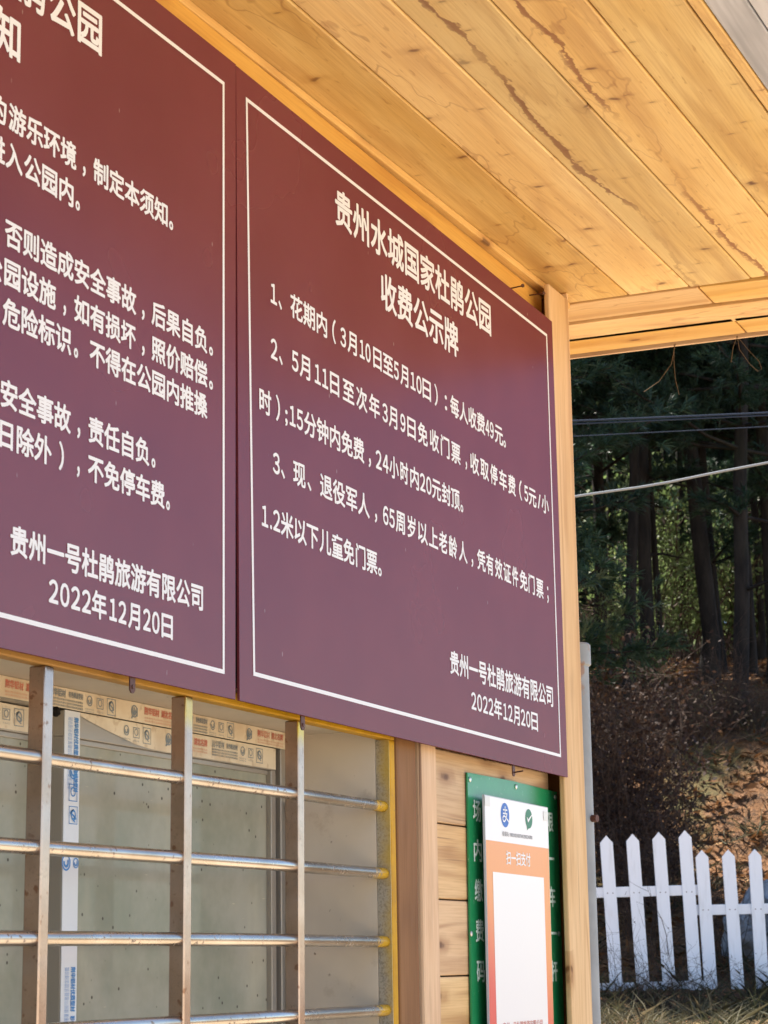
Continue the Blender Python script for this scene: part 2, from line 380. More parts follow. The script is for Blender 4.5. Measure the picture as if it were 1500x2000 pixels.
M['logo_blue'] = plain('logo_blue', (.006, .10, .45), .4); M['logo_green'] = plain('logo_green', (.006, .145, .055), .4)
M['screw'] = plain('screw_head', (.62, .63, .62), .3, .5, .7)
def pipe_mat():
    k = NT('grey_pipe'); p = k.pos(); n = k.noise(p, 10.0, 4.0, .6); s = k.n('ShaderNodeSeparateXYZ', {0: p})
    col = k.mix(k.ramp(n, .35, .65), (.26, .285, .31), (.21, .23, .25))
    r = k.math('MULTIPLY', k.ramp(k.math('MULTIPLY_ADD', n, .06, s.outputs[2]), 2.235, 2.262), k.math('SUBTRACT', 1.0, k.ramp(s.outputs[2], 2.228, 2.25)))
    col = k.mix(k.math('MULTIPLY', k.ramp(k.noise(p, 26.0, 3.0), .5, .62), k.math('MULTIPLY', k.ramp(s.outputs[2], 2.1, 2.24), .8)), col, (.24, .12, .06))
    return k.pset(Base_Color=col, Roughness=.55)
M['pipe'] = pipe_mat()
def fence_white():
    k = NT('white_fence_paint'); p = k.pos(); n = k.noise(k.n('ShaderNodeMapping', {0: p, 3: (30.0, 30.0, 4.0)}).outputs[0], 1.0, 4.0, .6); s = k.n('ShaderNodeSeparateXYZ', {0: p})
    col = k.mix(k.math('MULTIPLY', k.ramp(n, .5, .75), .5), (.75, .77, .80), (.53, .53, .52))
    lo = k.math('MULTIPLY', k.ramp(k.math('MULTIPLY_ADD', n, .3, s.outputs[2]), 1.66, 1.42), .4)
    col = k.mix(lo, col, (.40, .36, .30))
    k.pset(Base_Color=col, Roughness=.55); k.bump(n, .3, .003); return k.m
M['fence'] = fence_white()

# ------------------------------------------------------------------ lettering
_txt = {}
def glyphs(s):
    if s not in _txt:
        c = bpy.data.curves.new('lettering', 'FONT'); c.body = s; c.size = 1.0; c.resolution_u = 3; c.fill_mode = 'FRONT'
        o = bpy.data.objects.new('lettering', c); COL.objects.link(o)
        bpy.context.view_layer.update()
        me = o.evaluated_get(bpy.context.evaluated_depsgraph_get()).to_mesh()
        _txt[s] = ([(v.co.x, v.co.y) for v in me.vertices], [tuple(p.vertices) for p in me.polygons])
        bpy.data.objects.remove(o); bpy.data.curves.remove(c)
    return _txt[s]
FULL = {ord(a): chr(ord(a) + 0xFEE0) for a in '0123456789'}     # the CJK face's own figures
def put_text(mb, s, x0, x1, zc, em, y, slope=0.0, bold=.022, vertical=False, z0=None, z1=None):
    """ink of s stretched between x0 and x1 on the plane Y=y; CJK centre line at zc; bold: stroke gain in em, made by
    laying shifted copies of the cut letters a hair apart; vertical: turned clockwise, running down z0..z1"""
    if s == '1.2':
        for q, f0, f1 in (('1', 0, .36), ('.', .45, .56), ('2', .62, 1)): put_text(mb, q, x0 + (x1 - x0) * f0, x0 + (x1 - x0) * f1, zc, em, y, slope, bold)
        return
    if s.isdigit() and not vertical and em > .03:
        n = len(s); cell = (x1 - x0) / (n - .14)
        if n > 1:
            for i, ch in enumerate(s): put_text(mb, ch, x0 + cell * i, x0 + cell * (i + .86), zc + slope * cell * i, em, y, slope, bold)
            return
        s = s.translate(FULL)
        if s == '\uff11': x0 += (x1 - x0) * .06
    vs, fs = glyphs(s)
    if not vs: return
    a = min(v[0] for v in vs); b = max(v[0] for v in vs)
    w = x1 - x0; sx = (w - 2 * bold * em) / max(b - a, 1e-6)
    ring = [(0, 0)] if bold <= 0 else [(0, 0)] + [(bold * em * math.cos(t), bold * em * math.sin(t) * .9) for t in [math.pi / 4 * k for k in range(8)]]
    for j, (ox, oz) in enumerate(ring):
        n = len(mb.v); yj = y - 2.5e-5 * j
        for (px, pz) in vs:
            dx = bold * em + (px - a) * sx; h = (pz - .375) * em
            if vertical: mb.v.append((zc + h + ox, yj, z0 + (z1 - z0) * (px - a) / max(b - a, 1e-6) + oz))
            else: mb.v.append((x0 + dx + ox, yj, zc + h + slope * dx + oz))
        for f in fs:
            mb.f.append([n + i for i in f]); mb.uv += [(0, 0)] * len(f); mb.r += [0.0] * len(f)

def letters(name, items, mat, parent, y, **kw):
    mb = MB()
    for s, x0, x1, zc, em in items: put_text(mb, s, x0, x1, zc, em, y, **kw)
    return mb.build(name, mat, parent)
# ------------------------------------------------------------------ terrain (s = ground distance ahead of the photographer, l = to the right)
FW = Vector((.9195, .3931, 0)); RT = Vector((.3931, -.9195, 0))
def sl(s, l): return (CAM.x + FW.x * s + RT.x * l, CAM.y + FW.y * s + RT.y * l)
def sstep(a, b, x):
    t = min(1, max(0, (x - a) / (b - a))); return t * t * (3 - 2 * t)
_rn = random.Random(5); _w = [(_rn.uniform(.15, 1.6), _rn.uniform(0, 6.3), _rn.uniform(0, 6.3)) for _ in range(14)]
def bumps(x, y):
    return sum(math.sin(f * (x * math.cos(a) + y * math.sin(a)) + p) / (1 + 2.2 * f) for f, a, p in _w) / 3
def height(s, l):
    hill = 1 - sstep(5.5, 14, l)
    z = 1.27 * sstep(6.2, 12.2, s) * hill
    if s > 12.6: z += (.36 * (min(s, 20.5) - 12.6) + .15 * max(0, min(s, 45) - 20.5) + .6 * max(0, min(s, 90) - 45) + .1 * max(0, min(s, 140) - 90)) * hill
    z += bumps(s, l) * .22 * sstep(12.9, 15.5, s) * hill
    # hollow and bank on the slope behind the fence
    z += hill * (.30 * math.exp(-((s - 17.2) / .9) ** 2 - ((l - 2.9) / 1.5) ** 2) - .22 * math.exp(-((s - 15.6) / .7) ** 2 - ((l - 3.0) / 1.6) ** 2))
    return z
def spot(px, s):
    """ground point seen in the column px of the 1500-wide photo at distance s"""
    l = (px - 750) / 4245.4 * s * 1.02; x, y = sl(s, l); return Vector((x, y, height(s, l)))
def litter_mat():
    k = NT('ground_cover'); p = k.pos(); s = k.n('ShaderNodeSeparateXYZ', {0: p})
    a = k.noise(p, .9, 5.0, .65); b = k.noise(p, 9.0, 5.0, .7); c = k.noise(p, 40.0, 3.0, .7)
    lit = k.mix(k.ramp(b, .35, .65), (.16, .075, .030), (.055, .030, .016)); lit = k.mix(k.ramp(c, .5, .7), lit, (.22, .115, .05))
    lit = k.mix(k.math('MULTIPLY', k.ramp(a, .5, .66), .7), lit, (.065, .072, .025))
    yard = k.mix(k.ramp(b, .3, .7), (.52, .42, .30), (.46, .365, .25)); yard = k.mix(k.math('MULTIPLY', k.ramp(c, .55, .7), .3), yard, (.22, .18, .14))
    d = k.math('ADD', k.math('MULTIPLY', s.outputs[0], .9195), k.math('MULTIPLY', s.outputs[1], .3931))
    f = k.ramp(k.math('MULTIPLY_ADD', a, .8, d), 4.6, 5.6)
    k.pset(Base_Color=k.mix(f, yard, lit), Roughness=.9, Specular_IOR_Level=.2); k.bump(k.math('ADD', b, k.math('MULTIPLY', c, .4)), .8, .04)
    return k.m
M['ground'] = litter_mat()
def ground():
    S = sorted(set([-600, -300, -120, -50, -20, -8, -3, 0, 3, 5, 6] + [6 + .4 * i for i in range(1, 16)] + [12.2 + .16 * i for i in range(1, 90)] + [27, 28, 29, 30, 32, 34, 36, 39, 42, 46, 50, 55, 60, 70, 90, 120, 140, 200, 320, 600]))
    Lr = sorted(set([-500, -200, -80, -40, -25, -16, -11, -8, -6, -4.5, -3.2, -2.2, -1.4] + [-.8 + .16 * i for i in range(0, 46)] + [7, 8, 9, 10, 11, 12, 13, 14, 17, 22, 30, 50, 100, 250, 500]))
    v = []; f = []
    for s in S:
        for l in Lr: x, y = sl(s, l); v.append((x, y, height(s, l)))
    n = len(Lr)
    for i in range(len(S) - 1):
        for j in range(n - 1): f.append((i * n + j, i * n + j + 1, (i + 1) * n + j + 1, (i + 1) * n + j))
    f = [q[::-1] for q in f]
    me = bpy.data.meshes.new('ground'); me.from_pydata(v, [], f); me.shade_smooth(); me.materials.append(M['ground'])
    o = bpy.data.objects.new('ground', me); COL.objects.link(o); o['kind'] = 'structure'
    if me.polygons[0].normal.z < 0: me.flip_normals()
ground()

# ------------------------------------------------------------------ the kiosk
ZC = 3.082
kiosk = tag(empty('wooden_kiosk', (0, 0, 0)), 'pine ticket kiosk with a boarded eave ceiling and a barred window', 'kiosk')
def kiosk_body():
    rng = random.Random(11)
    # eave ceiling: boards run along the wall (end points of every seam: y at x=-0.1 and at x=1.73)
    seams = [(.052, .0275), (-.086, -.110), (-.228, -.2525), (-.369, -.393), (-.507, -.531), (-.648, -.671)]
    mb = MB(3); g = .0016
    for (a0, a1), (b0, b1) in zip(seams, seams[1:]):
        def yy(p, x): return p[0] + (p[1] - p[0]) * (x + .1) / 1.83
        yy0 = yy
        def yy(p, x): return .07 if p == (.052, .0275) else yy0(p, x)
        xe = 1.742 + rng.uniform(-.006, .006); xs = -3.9
        A = (a0, a1); B = (b0, b1)
        c = [(x, yy(B, x) + g if q == 0 else yy(A, x) - g, z) for z in (ZC, ZC + .02) for q in (0, 1) for x in (xs, xe)]
        mb.hexa(c, 0, r=[.31, .79, .60, .47, .66][seams.index((a0, a1))])
    mb.build('soffit', M['soffit'], kiosk, bevel=.003)
    # thin edging strip and weathered boards beyond it
    mb = MB(9); mb.hexa([(x, y - .0126 * (x + .1), z) for z in (ZC - .002, ZC + .02) for y in (-.671, -.6505) for x in (-3.9, 1.744)], 0); mb.build('edge_strip', M['soffit'], kiosk, bevel=.002)
    mb = MB(21); mb.hexa([(x, y - .0126 * (x + .1), z) for z in (ZC + .001, ZC + .022) for y in (-.734, -.673) for x in (-3.9, 1.744)], 0); mb.hexa([(x, y - (.0126 * (x + .1) if y > -.8 else 0), z) for z in (ZC + .001, ZC + .022) for y in (-.90, -.737) for x in (-3.9, 1.744)], 0)
    mb.build('outer_boards', M['grey_board'], kiosk, bevel=.002)
    mb = MB(22); mb.box(-3.9, 2.158, -.93, -.902, ZC - .03, ZC + .2, 0); mb.build('fascia', M['grey_board'], kiosk, bevel=.002)
    # three cross boards closing the gable overhang (skewed a little, with butt joints)
    mb = MB(5)
    for k, (xa, xb, jy) in enumerate(((1.745, 1.877, -.268), (1.8788, 2.0135, None), (2.0150, 2.150, -.277))):
        for (y0, y1) in ([(jy + .002, 2.6), (-.90, jy - .002)] if jy else [(-.90, 2.6)]):
            sk = lambda y: -.066 * y
            c = [((xa, xb)[q] + sk(y) * (1 if y < .3 else .1), y, z) for z in (ZC + .001, ZC + .021) for q in (0, 1) for y in (y1, y0)]
            c = [c[i] for i in (0, 1, 2, 3, 4, 5, 6, 7)]
            mb.hexa(c, 0)
    mb.build('gable_soffit', M['soffit_end'], kiosk, bevel=.0025)
    mb = MB(6)
    mb.hexa([(x + (-.066 * y if y < .3 else 0), y, z) for z in (ZC + .0004, ZC + .11) for x in (2.1505, 2.1585) for y in (2.6, -.90)], 0); mb.build('gable_edge', M['post'], kiosk)
    # roof
    mb = MB(2); mb.box(-3.95, 2.2, -.96, 3.0, ZC + .2, ZC + .26); mb.build('roof', M['roof'], kiosk)
    mb = MB(2); mb.box(-3.9, 2.14, -.88, 2.9, ZC + .03, ZC + .05); mb.build('roof_deck', M['dark_post'], kiosk)
    # top beam and the moulding under the ceiling
    mb = MB(14); mb.box(-3.9, 1.600, .05, .11, 2.93, 3.063, 0); mb.build('top_beam', M['beam'], kiosk, bevel=.003)
    mb = MB(15); mb.hexa([(x, y + (.0285 - .0135 * (x - 1.7) if y < .1 else 0), z) for z in (3.0655, ZC - .0012) for y in (0, .11) for x in (-3.9, 1.735)], 0); mb.build('moulding', M['beam'], kiosk, bevel=.002)
    # corner post, trim and side wall
    mb = MB(16); mb.box(1.521, 1.656, .006, .0185, 0, 3.063, 2, r=.37); mb.build('corner_board', M['post'], kiosk, bevel=.003)
    mb = MB(24); mb.box(1.625, 1.656, .019, .13, 0, 3.063, 2); mb.build('corner_post', M['dark_post'], kiosk, bevel=.002)
    mb = MB(17); mb.box(1.6575, 1.664, .009, .13, 0, 3.08, 2); mb.box(1.6655, 1.675, .012, .13, 0, 3.08, 2); mb.build('corner_trim', M['post'], kiosk, bevel=.002)
    mb = MB(18)
    for i in range(22): mb.box(1.60, 1.645, .131, 2.6, .14 * i, .14 * i + .138, 1)
    mb.build('side_wall', M['plank'], kiosk, bevel=.003)
    # posts right of the window
    mb = MB(19); mb.box(.676, .766, .032, .11, 0, 2.93, 2, r=.61); mb.build('window_post', M['dark_post'], kiosk, bevel=.004)
    mb = MB(20); mb.box(.783, .862, .030, .11, 0, 2.93, 2, r=.23); mb.build('wall_post', M['post'], kiosk, bevel=.006)
    # cladding: 139 mm planks between the posts and under the window
    mb = MB(31)
    zs = [1.990 - .139 * i for i in range(15)]
    for a, b in zip(zs, zs[1:]): mb.box(.862, 1.545, .05, .075, max(b, 0) + .0012, a - .0012, 0)
    for i in range(7): mb.box(.862, 1.559, .054, .075, 1.993 + .139 * i, 1.993 + .139 * i + .1365, 0)
    for i in range(7): mb.box(-3.6, .676, .05, .075, .14 * i, .14 * i + .138, 0)
    for i in range(21): mb.box(-3.6, -1.68, .05, .075, .98 + .0985 * i, .98 + .0985 * i + .097, 0)
    for i in range(6): mb.box(-1.68, .676, .05, .075, 2.012 + .155 * i, 2.012 + .155 * i + .1535, 0)
    mb.build('wall_cladding', M['plank'], kiosk, bevel=.003)
    mb = MB(8); mb.box(.662, 1.62, .076, .10, 0, 2.93); mb.box(-3.6, .662, .076, .10, 2.05, 2.93); mb.box(-3.6, .63, .076, .10, 0, .98); mb.box(-3.6, -1.66, .076, .10, .98, 2.05)
    mb.box(-3.6, 1.6, 2.5, 2.56, 0, 3.0); mb.box(-3.6, -3.54, .10, 2.5, 0, 3.0); mb.box(-3.54, 1.6, .1, 2.5, .0, .02)
    mb.build('wall_lining', M['dark_gap'], kiosk)
    # window recess
    mb = MB(1); mb.box(.637, .66, .0565, .40, 1.0, 2.006); mb.box(-1.68, .66, .056, .40, 1.9975, 2.03); mb.box(-1.68, -1.66, .056, .4, 1.0, 2.006); mb.box(-1.66, .637, .056, .4, .98, 1.0)
    mb.build('window_recess', M['plaster'], kiosk)
    # nails left in the beam
    for x, z, dx in ((1.385, 3.018, .02), (1.515, 3.040, .012)):
        mb = MB(); mb.tube([(x, .052, z), (x - dx, .012, z - .004)], .0016, 6); mb.tube([(x - dx, .013, z - .004), (x - dx - .001, .011, z - .004)], .0042, 8)
        mb.build('nail', M['rust'], kiosk)
M['soffit_end'] = wood('pale_varnished_pine', (.78, .54, .25), (.70, .44, .15), (.42, .20, .06), spike=.2, knot=.35, rough=.38, ring=.5)
kiosk_body()

# window: aluminium sliding sashes still wearing their printed protective film
win = empty('window', (0, 0, 0)); win.parent = kiosk
def logo_round(mb, x, z, r, y):
    n = 18
    for k in range(n):
        a, b = 2 * math.pi * k / n, 2 * math.pi * (k + 1) / n
        for r0, r1 in ((.78, 1.0), (.3, .62)):
            if r0 < .5 and math.sin(a) > .35: continue
            mb.face([(x + r * q * math.cos(t), y, z + r * q * math.sin(t)) for q, t in ((r0, a), (r1, a), (r1, b), (r0, b))])
def logo_square(mb, x, z, w, h, y):
    t = .0012
    for a, b, c, d in ((-w, w, h - t, h), (-w, w, -h, -h + t), (-w, -w + t, -h, h), (w - t, w, -h, h)):
        mb.face([(x + a, y, z + c), (x + b, y, z + c), (x + b, y, z + d), (x + a, y, z + d)])
    n = 14
    for k in range(n):
        a, b = 2 * math.pi * k / n, 2 * math.pi * (k + 1) / n
        mb.face([(x + w * .62 * q * math.cos(s), y, z + h * .1 + w * .62 * q * math.sin(s)) for q, s in ((.72, a), (1.0, a), (1.0, b), (.72, b))])
def logo_s(mb, x, z, h, y, vert=False):
    pts = []
    for k in range(25):
        t = k / 24; a = math.pi * (.15 + 1.35 * t) if t < .5 else None
        s = math.sin(2 * math.pi * (t - .02)) * (-.34); pts.append((s, .5 - t))
    for (xa, za), (xb, zb), k in zip(pts, pts[1:], range(24)):
        w = .13 * (.5 + math.sin(math.pi * (k + .5) / 24))
        mb.face([(x + (xa - w) * h, y, z + za * h), (x + (xb - w) * h, y, z + zb * h), (x + (xb + w) * h, y, z + zb * h), (x + (xa + w) * h, y, z + za * h)])
    put_text(mb, 'Q', x - .34 * h, x + .42 * h, z + .02 * h, h * 1.25, y - .0001, bold=-.01)
def film_prints(parent, y, zc, h, x_first, n, xmin, xmax, rev=False, blue=None):
    blue = blue or M['ink_blue']
    for k in range(n):
        mb = MB(); mr = MB(); mp = MB(); x = x_first + .389 * k
        ok = lambda a, b: a > xmin and b < xmax
        if ok(x - .014, x + .014) and k >= 0:
            logo_round(mb, x, zc + .10 * h, .27 * h, y)
            for j in range(2): put_text(mb, '国家免检产品', x - .012, x + .012, zc - (.32 + .12 * j) * h, .08 * h, y, bold=.0)
        if ok(x + .018, x + .042): logo_square(mb, x + .030, zc + .06 * h, .0095, .27 * h, y); put_text(mb, '安全认证', x + .021, x + .039, zc - .36 * h, .09 * h, y, bold=0)
        if ok(x + .05, x + .076): logo_s(mb, x + .063, zc + .04 * h, .55 * h, y); logo_square(mb, x + .063, zc, .0125, .42 * h, y)
        if ok(x + .115, x + .150): put_text(mb, 'JH', x + .122, x + .142, zc + .02 * h, .62 * h, y, bold=.03); logo_round(mb, x + .132, zc + .02 * h, .33 * h, y)
        if ok(x + .160, x + .222): put_text(mr, '荆华铝材', x + .163, x + .210, zc + .16 * h, .42 * h, y, bold=.02)
        if ok(x + .216, x + .262): put_text(mr, '湖北名牌', x + .216, x + .262, zc + .16 * h, .42 * h, y, bold=.02)
        for j in range(2):
            if ok(x + .160, x + .262): put_text(mp, '湖北荆华铝业有限公司荣誉出品', x + .163, x + .262, zc - (.2 + .15 * j) * h, .1 * h, y, bold=0)
        if ok(x + .275, x + .372):
            put_text(mb, '荆华铝材', x + .278, x + .322, zc + .22 * h, .40 * h, y, bold=.025); put_text(mb, '彩色喷涂型材', x + .330, x + .370, zc + .22 * h, .32 * h, y, bold=.02)
            for j in range(3): put_text(mb, '湖北荆华铝业有限公司彩色型材电泳喷涂', x + .278, x + .370, zc - (.08 + .15 * j) * h, .11 * h, y, bold=.01)
        for q, ink_ in ((mb, blue), (mr, M['ink_red']), (mp, M['ink_pink'])):
            if q.f: q.build('print', ink_, parent)

def window():
    y = .20
    mb = MB(4)
    mb.box(-1.66, .636, y + .002, .28, 1.968, 1.997); mb.box(.560, .636, y + .002, .28, 1.0, 1.968); mb.box(-1.66, .636, y + .002, .28, 1.0, 1.03)
    mb.build('frame', M['alu'], win, bevel=.0015)
    head = MB(); head.box(-1.66, .60, y, y + .0015, 1.967, 1.9965); head.build('protective_film', M['film'], win)
    film_prints(win, y - .0006, 1.9815, .030, -.087 - .389 * 3, 6, -1.6, .59)
    # sashes
    def sash(x0, x1, yy, stile_l, stile_r, film_pts, film_x):
        s = win
        m_ = MB(7)
        m_.box(x0, x1, yy, yy + .025, 1.928, 1.966); m_.box(x0, x1, yy, yy + .025, 1.031, 1.075)
        m_.box(x0, x0 + stile_l, yy, yy + .025, 1.075, 1.928); m_.box(x1 - stile_r, x1, yy, yy + .025, 1.075, 1.928)
        for a, b, c, d in ((x0 + stile_l, x1 - stile_r, 1.920, 1.928),): m_.box(a, b, yy + .006, yy + .02, c, d)
        m_.build('sash_frame', M['alu'], s, bevel=.0012)
        p = MB(); p.box(x0 + stile_l - .003, x1 - stile_r + .003, yy + .010, yy + .015, 1.07, 1.925); p.build('pane', M['glass'], s)
        if film_pts:
            f_ = MB(); f_.face([(x, yy - .0012, z) for x, z in film_pts]); f_.build('protective_film', M['film'], s)
        return s
    s1 = sash(-.148, .548, y + .006, .041, .018, [(-.105, 1.966), (-.104, 1.961), (-.075, 1.955), (-.03, 1.947), (.02, 1.939), (.06, 1.933), (.10, 1.930), (.16, 1.929), (.546, 1.930), (.546, 1.966)], 0)
    film_prints(s1, y + .0042, 1.949, .030, .030 - .389, 4, -.08, .545)
    s2 = sash(-1.60, -.120, y + .036, .041, .041, [(-1.6, 1.966), (-1.6, 1.930), (-.16, 1.930), (-.16, 1.966)], 0)
    film_prints(s2, y + .0342, 1.949, .030, -.285 - .389 * 3, 4, -1.59, -.165)
    # long strip of printed film on the meeting stile
    f_ = MB(); f_.box(-.148, -.106, y + .004, y + .0052, 1.031, 1.966); f_.build('stile_film', M['white_film'], win)
    mb = MB(); ys = y + .0034
    zt = 1.955
    for i, zt in enumerate((1.957, 1.60)):
        put_text(mb, '荆华铝材优质型材', 0, 0, -.117, .013, ys, vertical=True, z0=zt, z1=zt - .062, bold=.03)
        put_text(mb, '彩色喷涂型材', 0, 0, -.117, .013, ys, vertical=True, z0=zt - .068, z1=zt - .108, bold=.03)
        for j in range(3): put_text(mb, '湖北荆华铝业有限公司彩色型材电泳喷涂', 0, 0, -.1295 - .004 * j, .0034, ys, vertical=True, z0=zt, z1=zt - .105, bold=.0)
    logo_round(mb, -.1235, 1.836 + .041, .0105, ys); logo_square(mb, -.1235, 1.8475, .0115, .0125, ys); logo_s(mb, -.1225, 1.8152, .017, ys); logo_square(mb, -.1225, 1.8152, .0115, .013, ys)
    logo_round(mb, -.140, 1.747, .012, ys); logo_round(mb, -.1135, 1.747, .0075, ys)
    mb.build('print', M['ink_bright_blue'], win)
    # peeled strip hanging from the far jamb
    pts = [(.566, 1.873), (.570, 1.86), (.5755, 1.84), (.576, 1.76), (.574, 1.66), (.571, 1.56), (.567, 1.40), (.566, 1.2)]
    f_ = MB()
    for (xa, za), (xb, zb) in zip(pts, pts[1:]):
        wa = .004 if za > 1.85 else .014
        f_.face([(xa, y - .008, za), (xb, y - .008, zb), (xb + .017, y - .001, zb), (xa + .013, y - .001, za)])
    f_.build('peeled_film', M['white_film'], win)
    mb = MB()
    put_text(mb, '荆华铝材', 0, 0, .5815, .010, y - .0075, vertical=True, z0=1.855, z1=1.825, bold=.02); mb.build('print', M['ink_red'], win)
    mb = MB(); logo_square(mb, .583, 1.733, .004, .011, y - .0072); logo_s(mb, .582, 1.706, .014, y - .0072); put_text(mb, '安全', 0, 0, .582, .008, y - .0072, vertical=True, z0=1.765, z1=1.750); mb.build('print', M['ink_blue'], win)
    # blind inside, room behind
    mb = MB()
    n = 60
    for k in range(n):
        xa, xb = -1.64 + 2.08 * k / n, -1.64 + 2.08 * (k + 1) / n
        mb.face([(xa, .30 + .008 * math.sin(k * 1.3), 1.02), (xb, .30 + .008 * math.sin((k + 1) * 1.3), 1.02), (xb, .30 + .008 * math.sin((k + 1) * 1.3), 1.99), (xa, .30 + .008 * math.sin(k * 1.3), 1.99)])
    mb.build('blind', M['curtain'], win, smooth=True)
    mb = MB(); mb.tube([(-.250, .16, 1.952), (-.248, .17, 1.94), (-.246, .2, 1.93)], .003, 7); mb.tube([(-.252, .155, 1.957), (-.252, .155, 1.953), (-.250, .156, 1.947), (-.249, .157, 1.944)], [.003, .0065, .0065, .003], 10); mb.build('latch', M['dark_gap'], win)
window()

# stainless window bars
def tube_side():
    k = NT('steel_with_yellow_overspray'); p = k.pos(); n = k.noise(p, 16.0, 4.0, .65); f = k.noise(p, 300.0, 2.0); s = k.n('ShaderNodeSeparateXYZ', {0: p})
    t = k.ramp(k.math('MULTIPLY_ADD', k.math('SUBTRACT', n, .5), .5, k.math('MULTIPLY_ADD', s.outputs[2], .35, k.math('MULTIPLY', s.outputs[1], -9.0))), .10, .42)
    col = k.mix(k.math('MULTIPLY', t, .8), k.mix(k.ramp(f, .4, .7), (.36, .33, .27), (.22, .19, .15)), (.48, .32, .03))
    return k.pset(Base_Color=col, Roughness=.5, Metallic=.1)
M['tube_side'] = tube_side()
grille = tag(empty('window_grille', (.65, .0425, 1.0)), 'stainless steel window bars in a yellow painted frame under the boards', 'window bars')
def grille_parts():
    inv = Vector((-.65, -.0425, -1.0))
    def put(o): o.parent = grille; o.location = inv; return o
    mb = MB(1); mb.box(-1.64, .664, .030, .052, 1.981, 2.003); mb.box(.641, .664, .030, .056, 1.0, 1.9805); mb.box(-1.664, -1.64, .030, .056, 1.0, 2.003); mb.box(-1.64, .64, .03, .056, 1.0, 1.026)
    put(mb.build('frame', M['yellow'], None, bevel=.0025))
    mb = MB(3); mb.box(.6385, .6408, .0305, .0555, 1.027, 1.9805); put(mb.build('frame_side', M['tube_side'], None))
    for x in (-1.236, -.857, -.4785, -.1005, .2745):
        mb = MB(2); b = -.0105 * .96
        mb.hexa([(x + dx + (b if z < 1.5 else 0), yy, z) for z in (1.027, 1.9805) for yy in (.0305, .0555) for dx in (0, .021)], 2)
        put(mb.build('upright_bar', M['tube'], None, bevel=.002))
    for k in range(8):
        z = 1.864 - .1143 * k
        mb = MB(k); xs = [-1.639, -1.2, -.8, -.3, .2, .6395]
        mb.tube([(x, .043, z + .0012 * math.sin(x * 3 + k)) for x in xs], .0097, 20)
        put(mb.build('round_bar', M['steel'], None, smooth=True))
grille_parts()

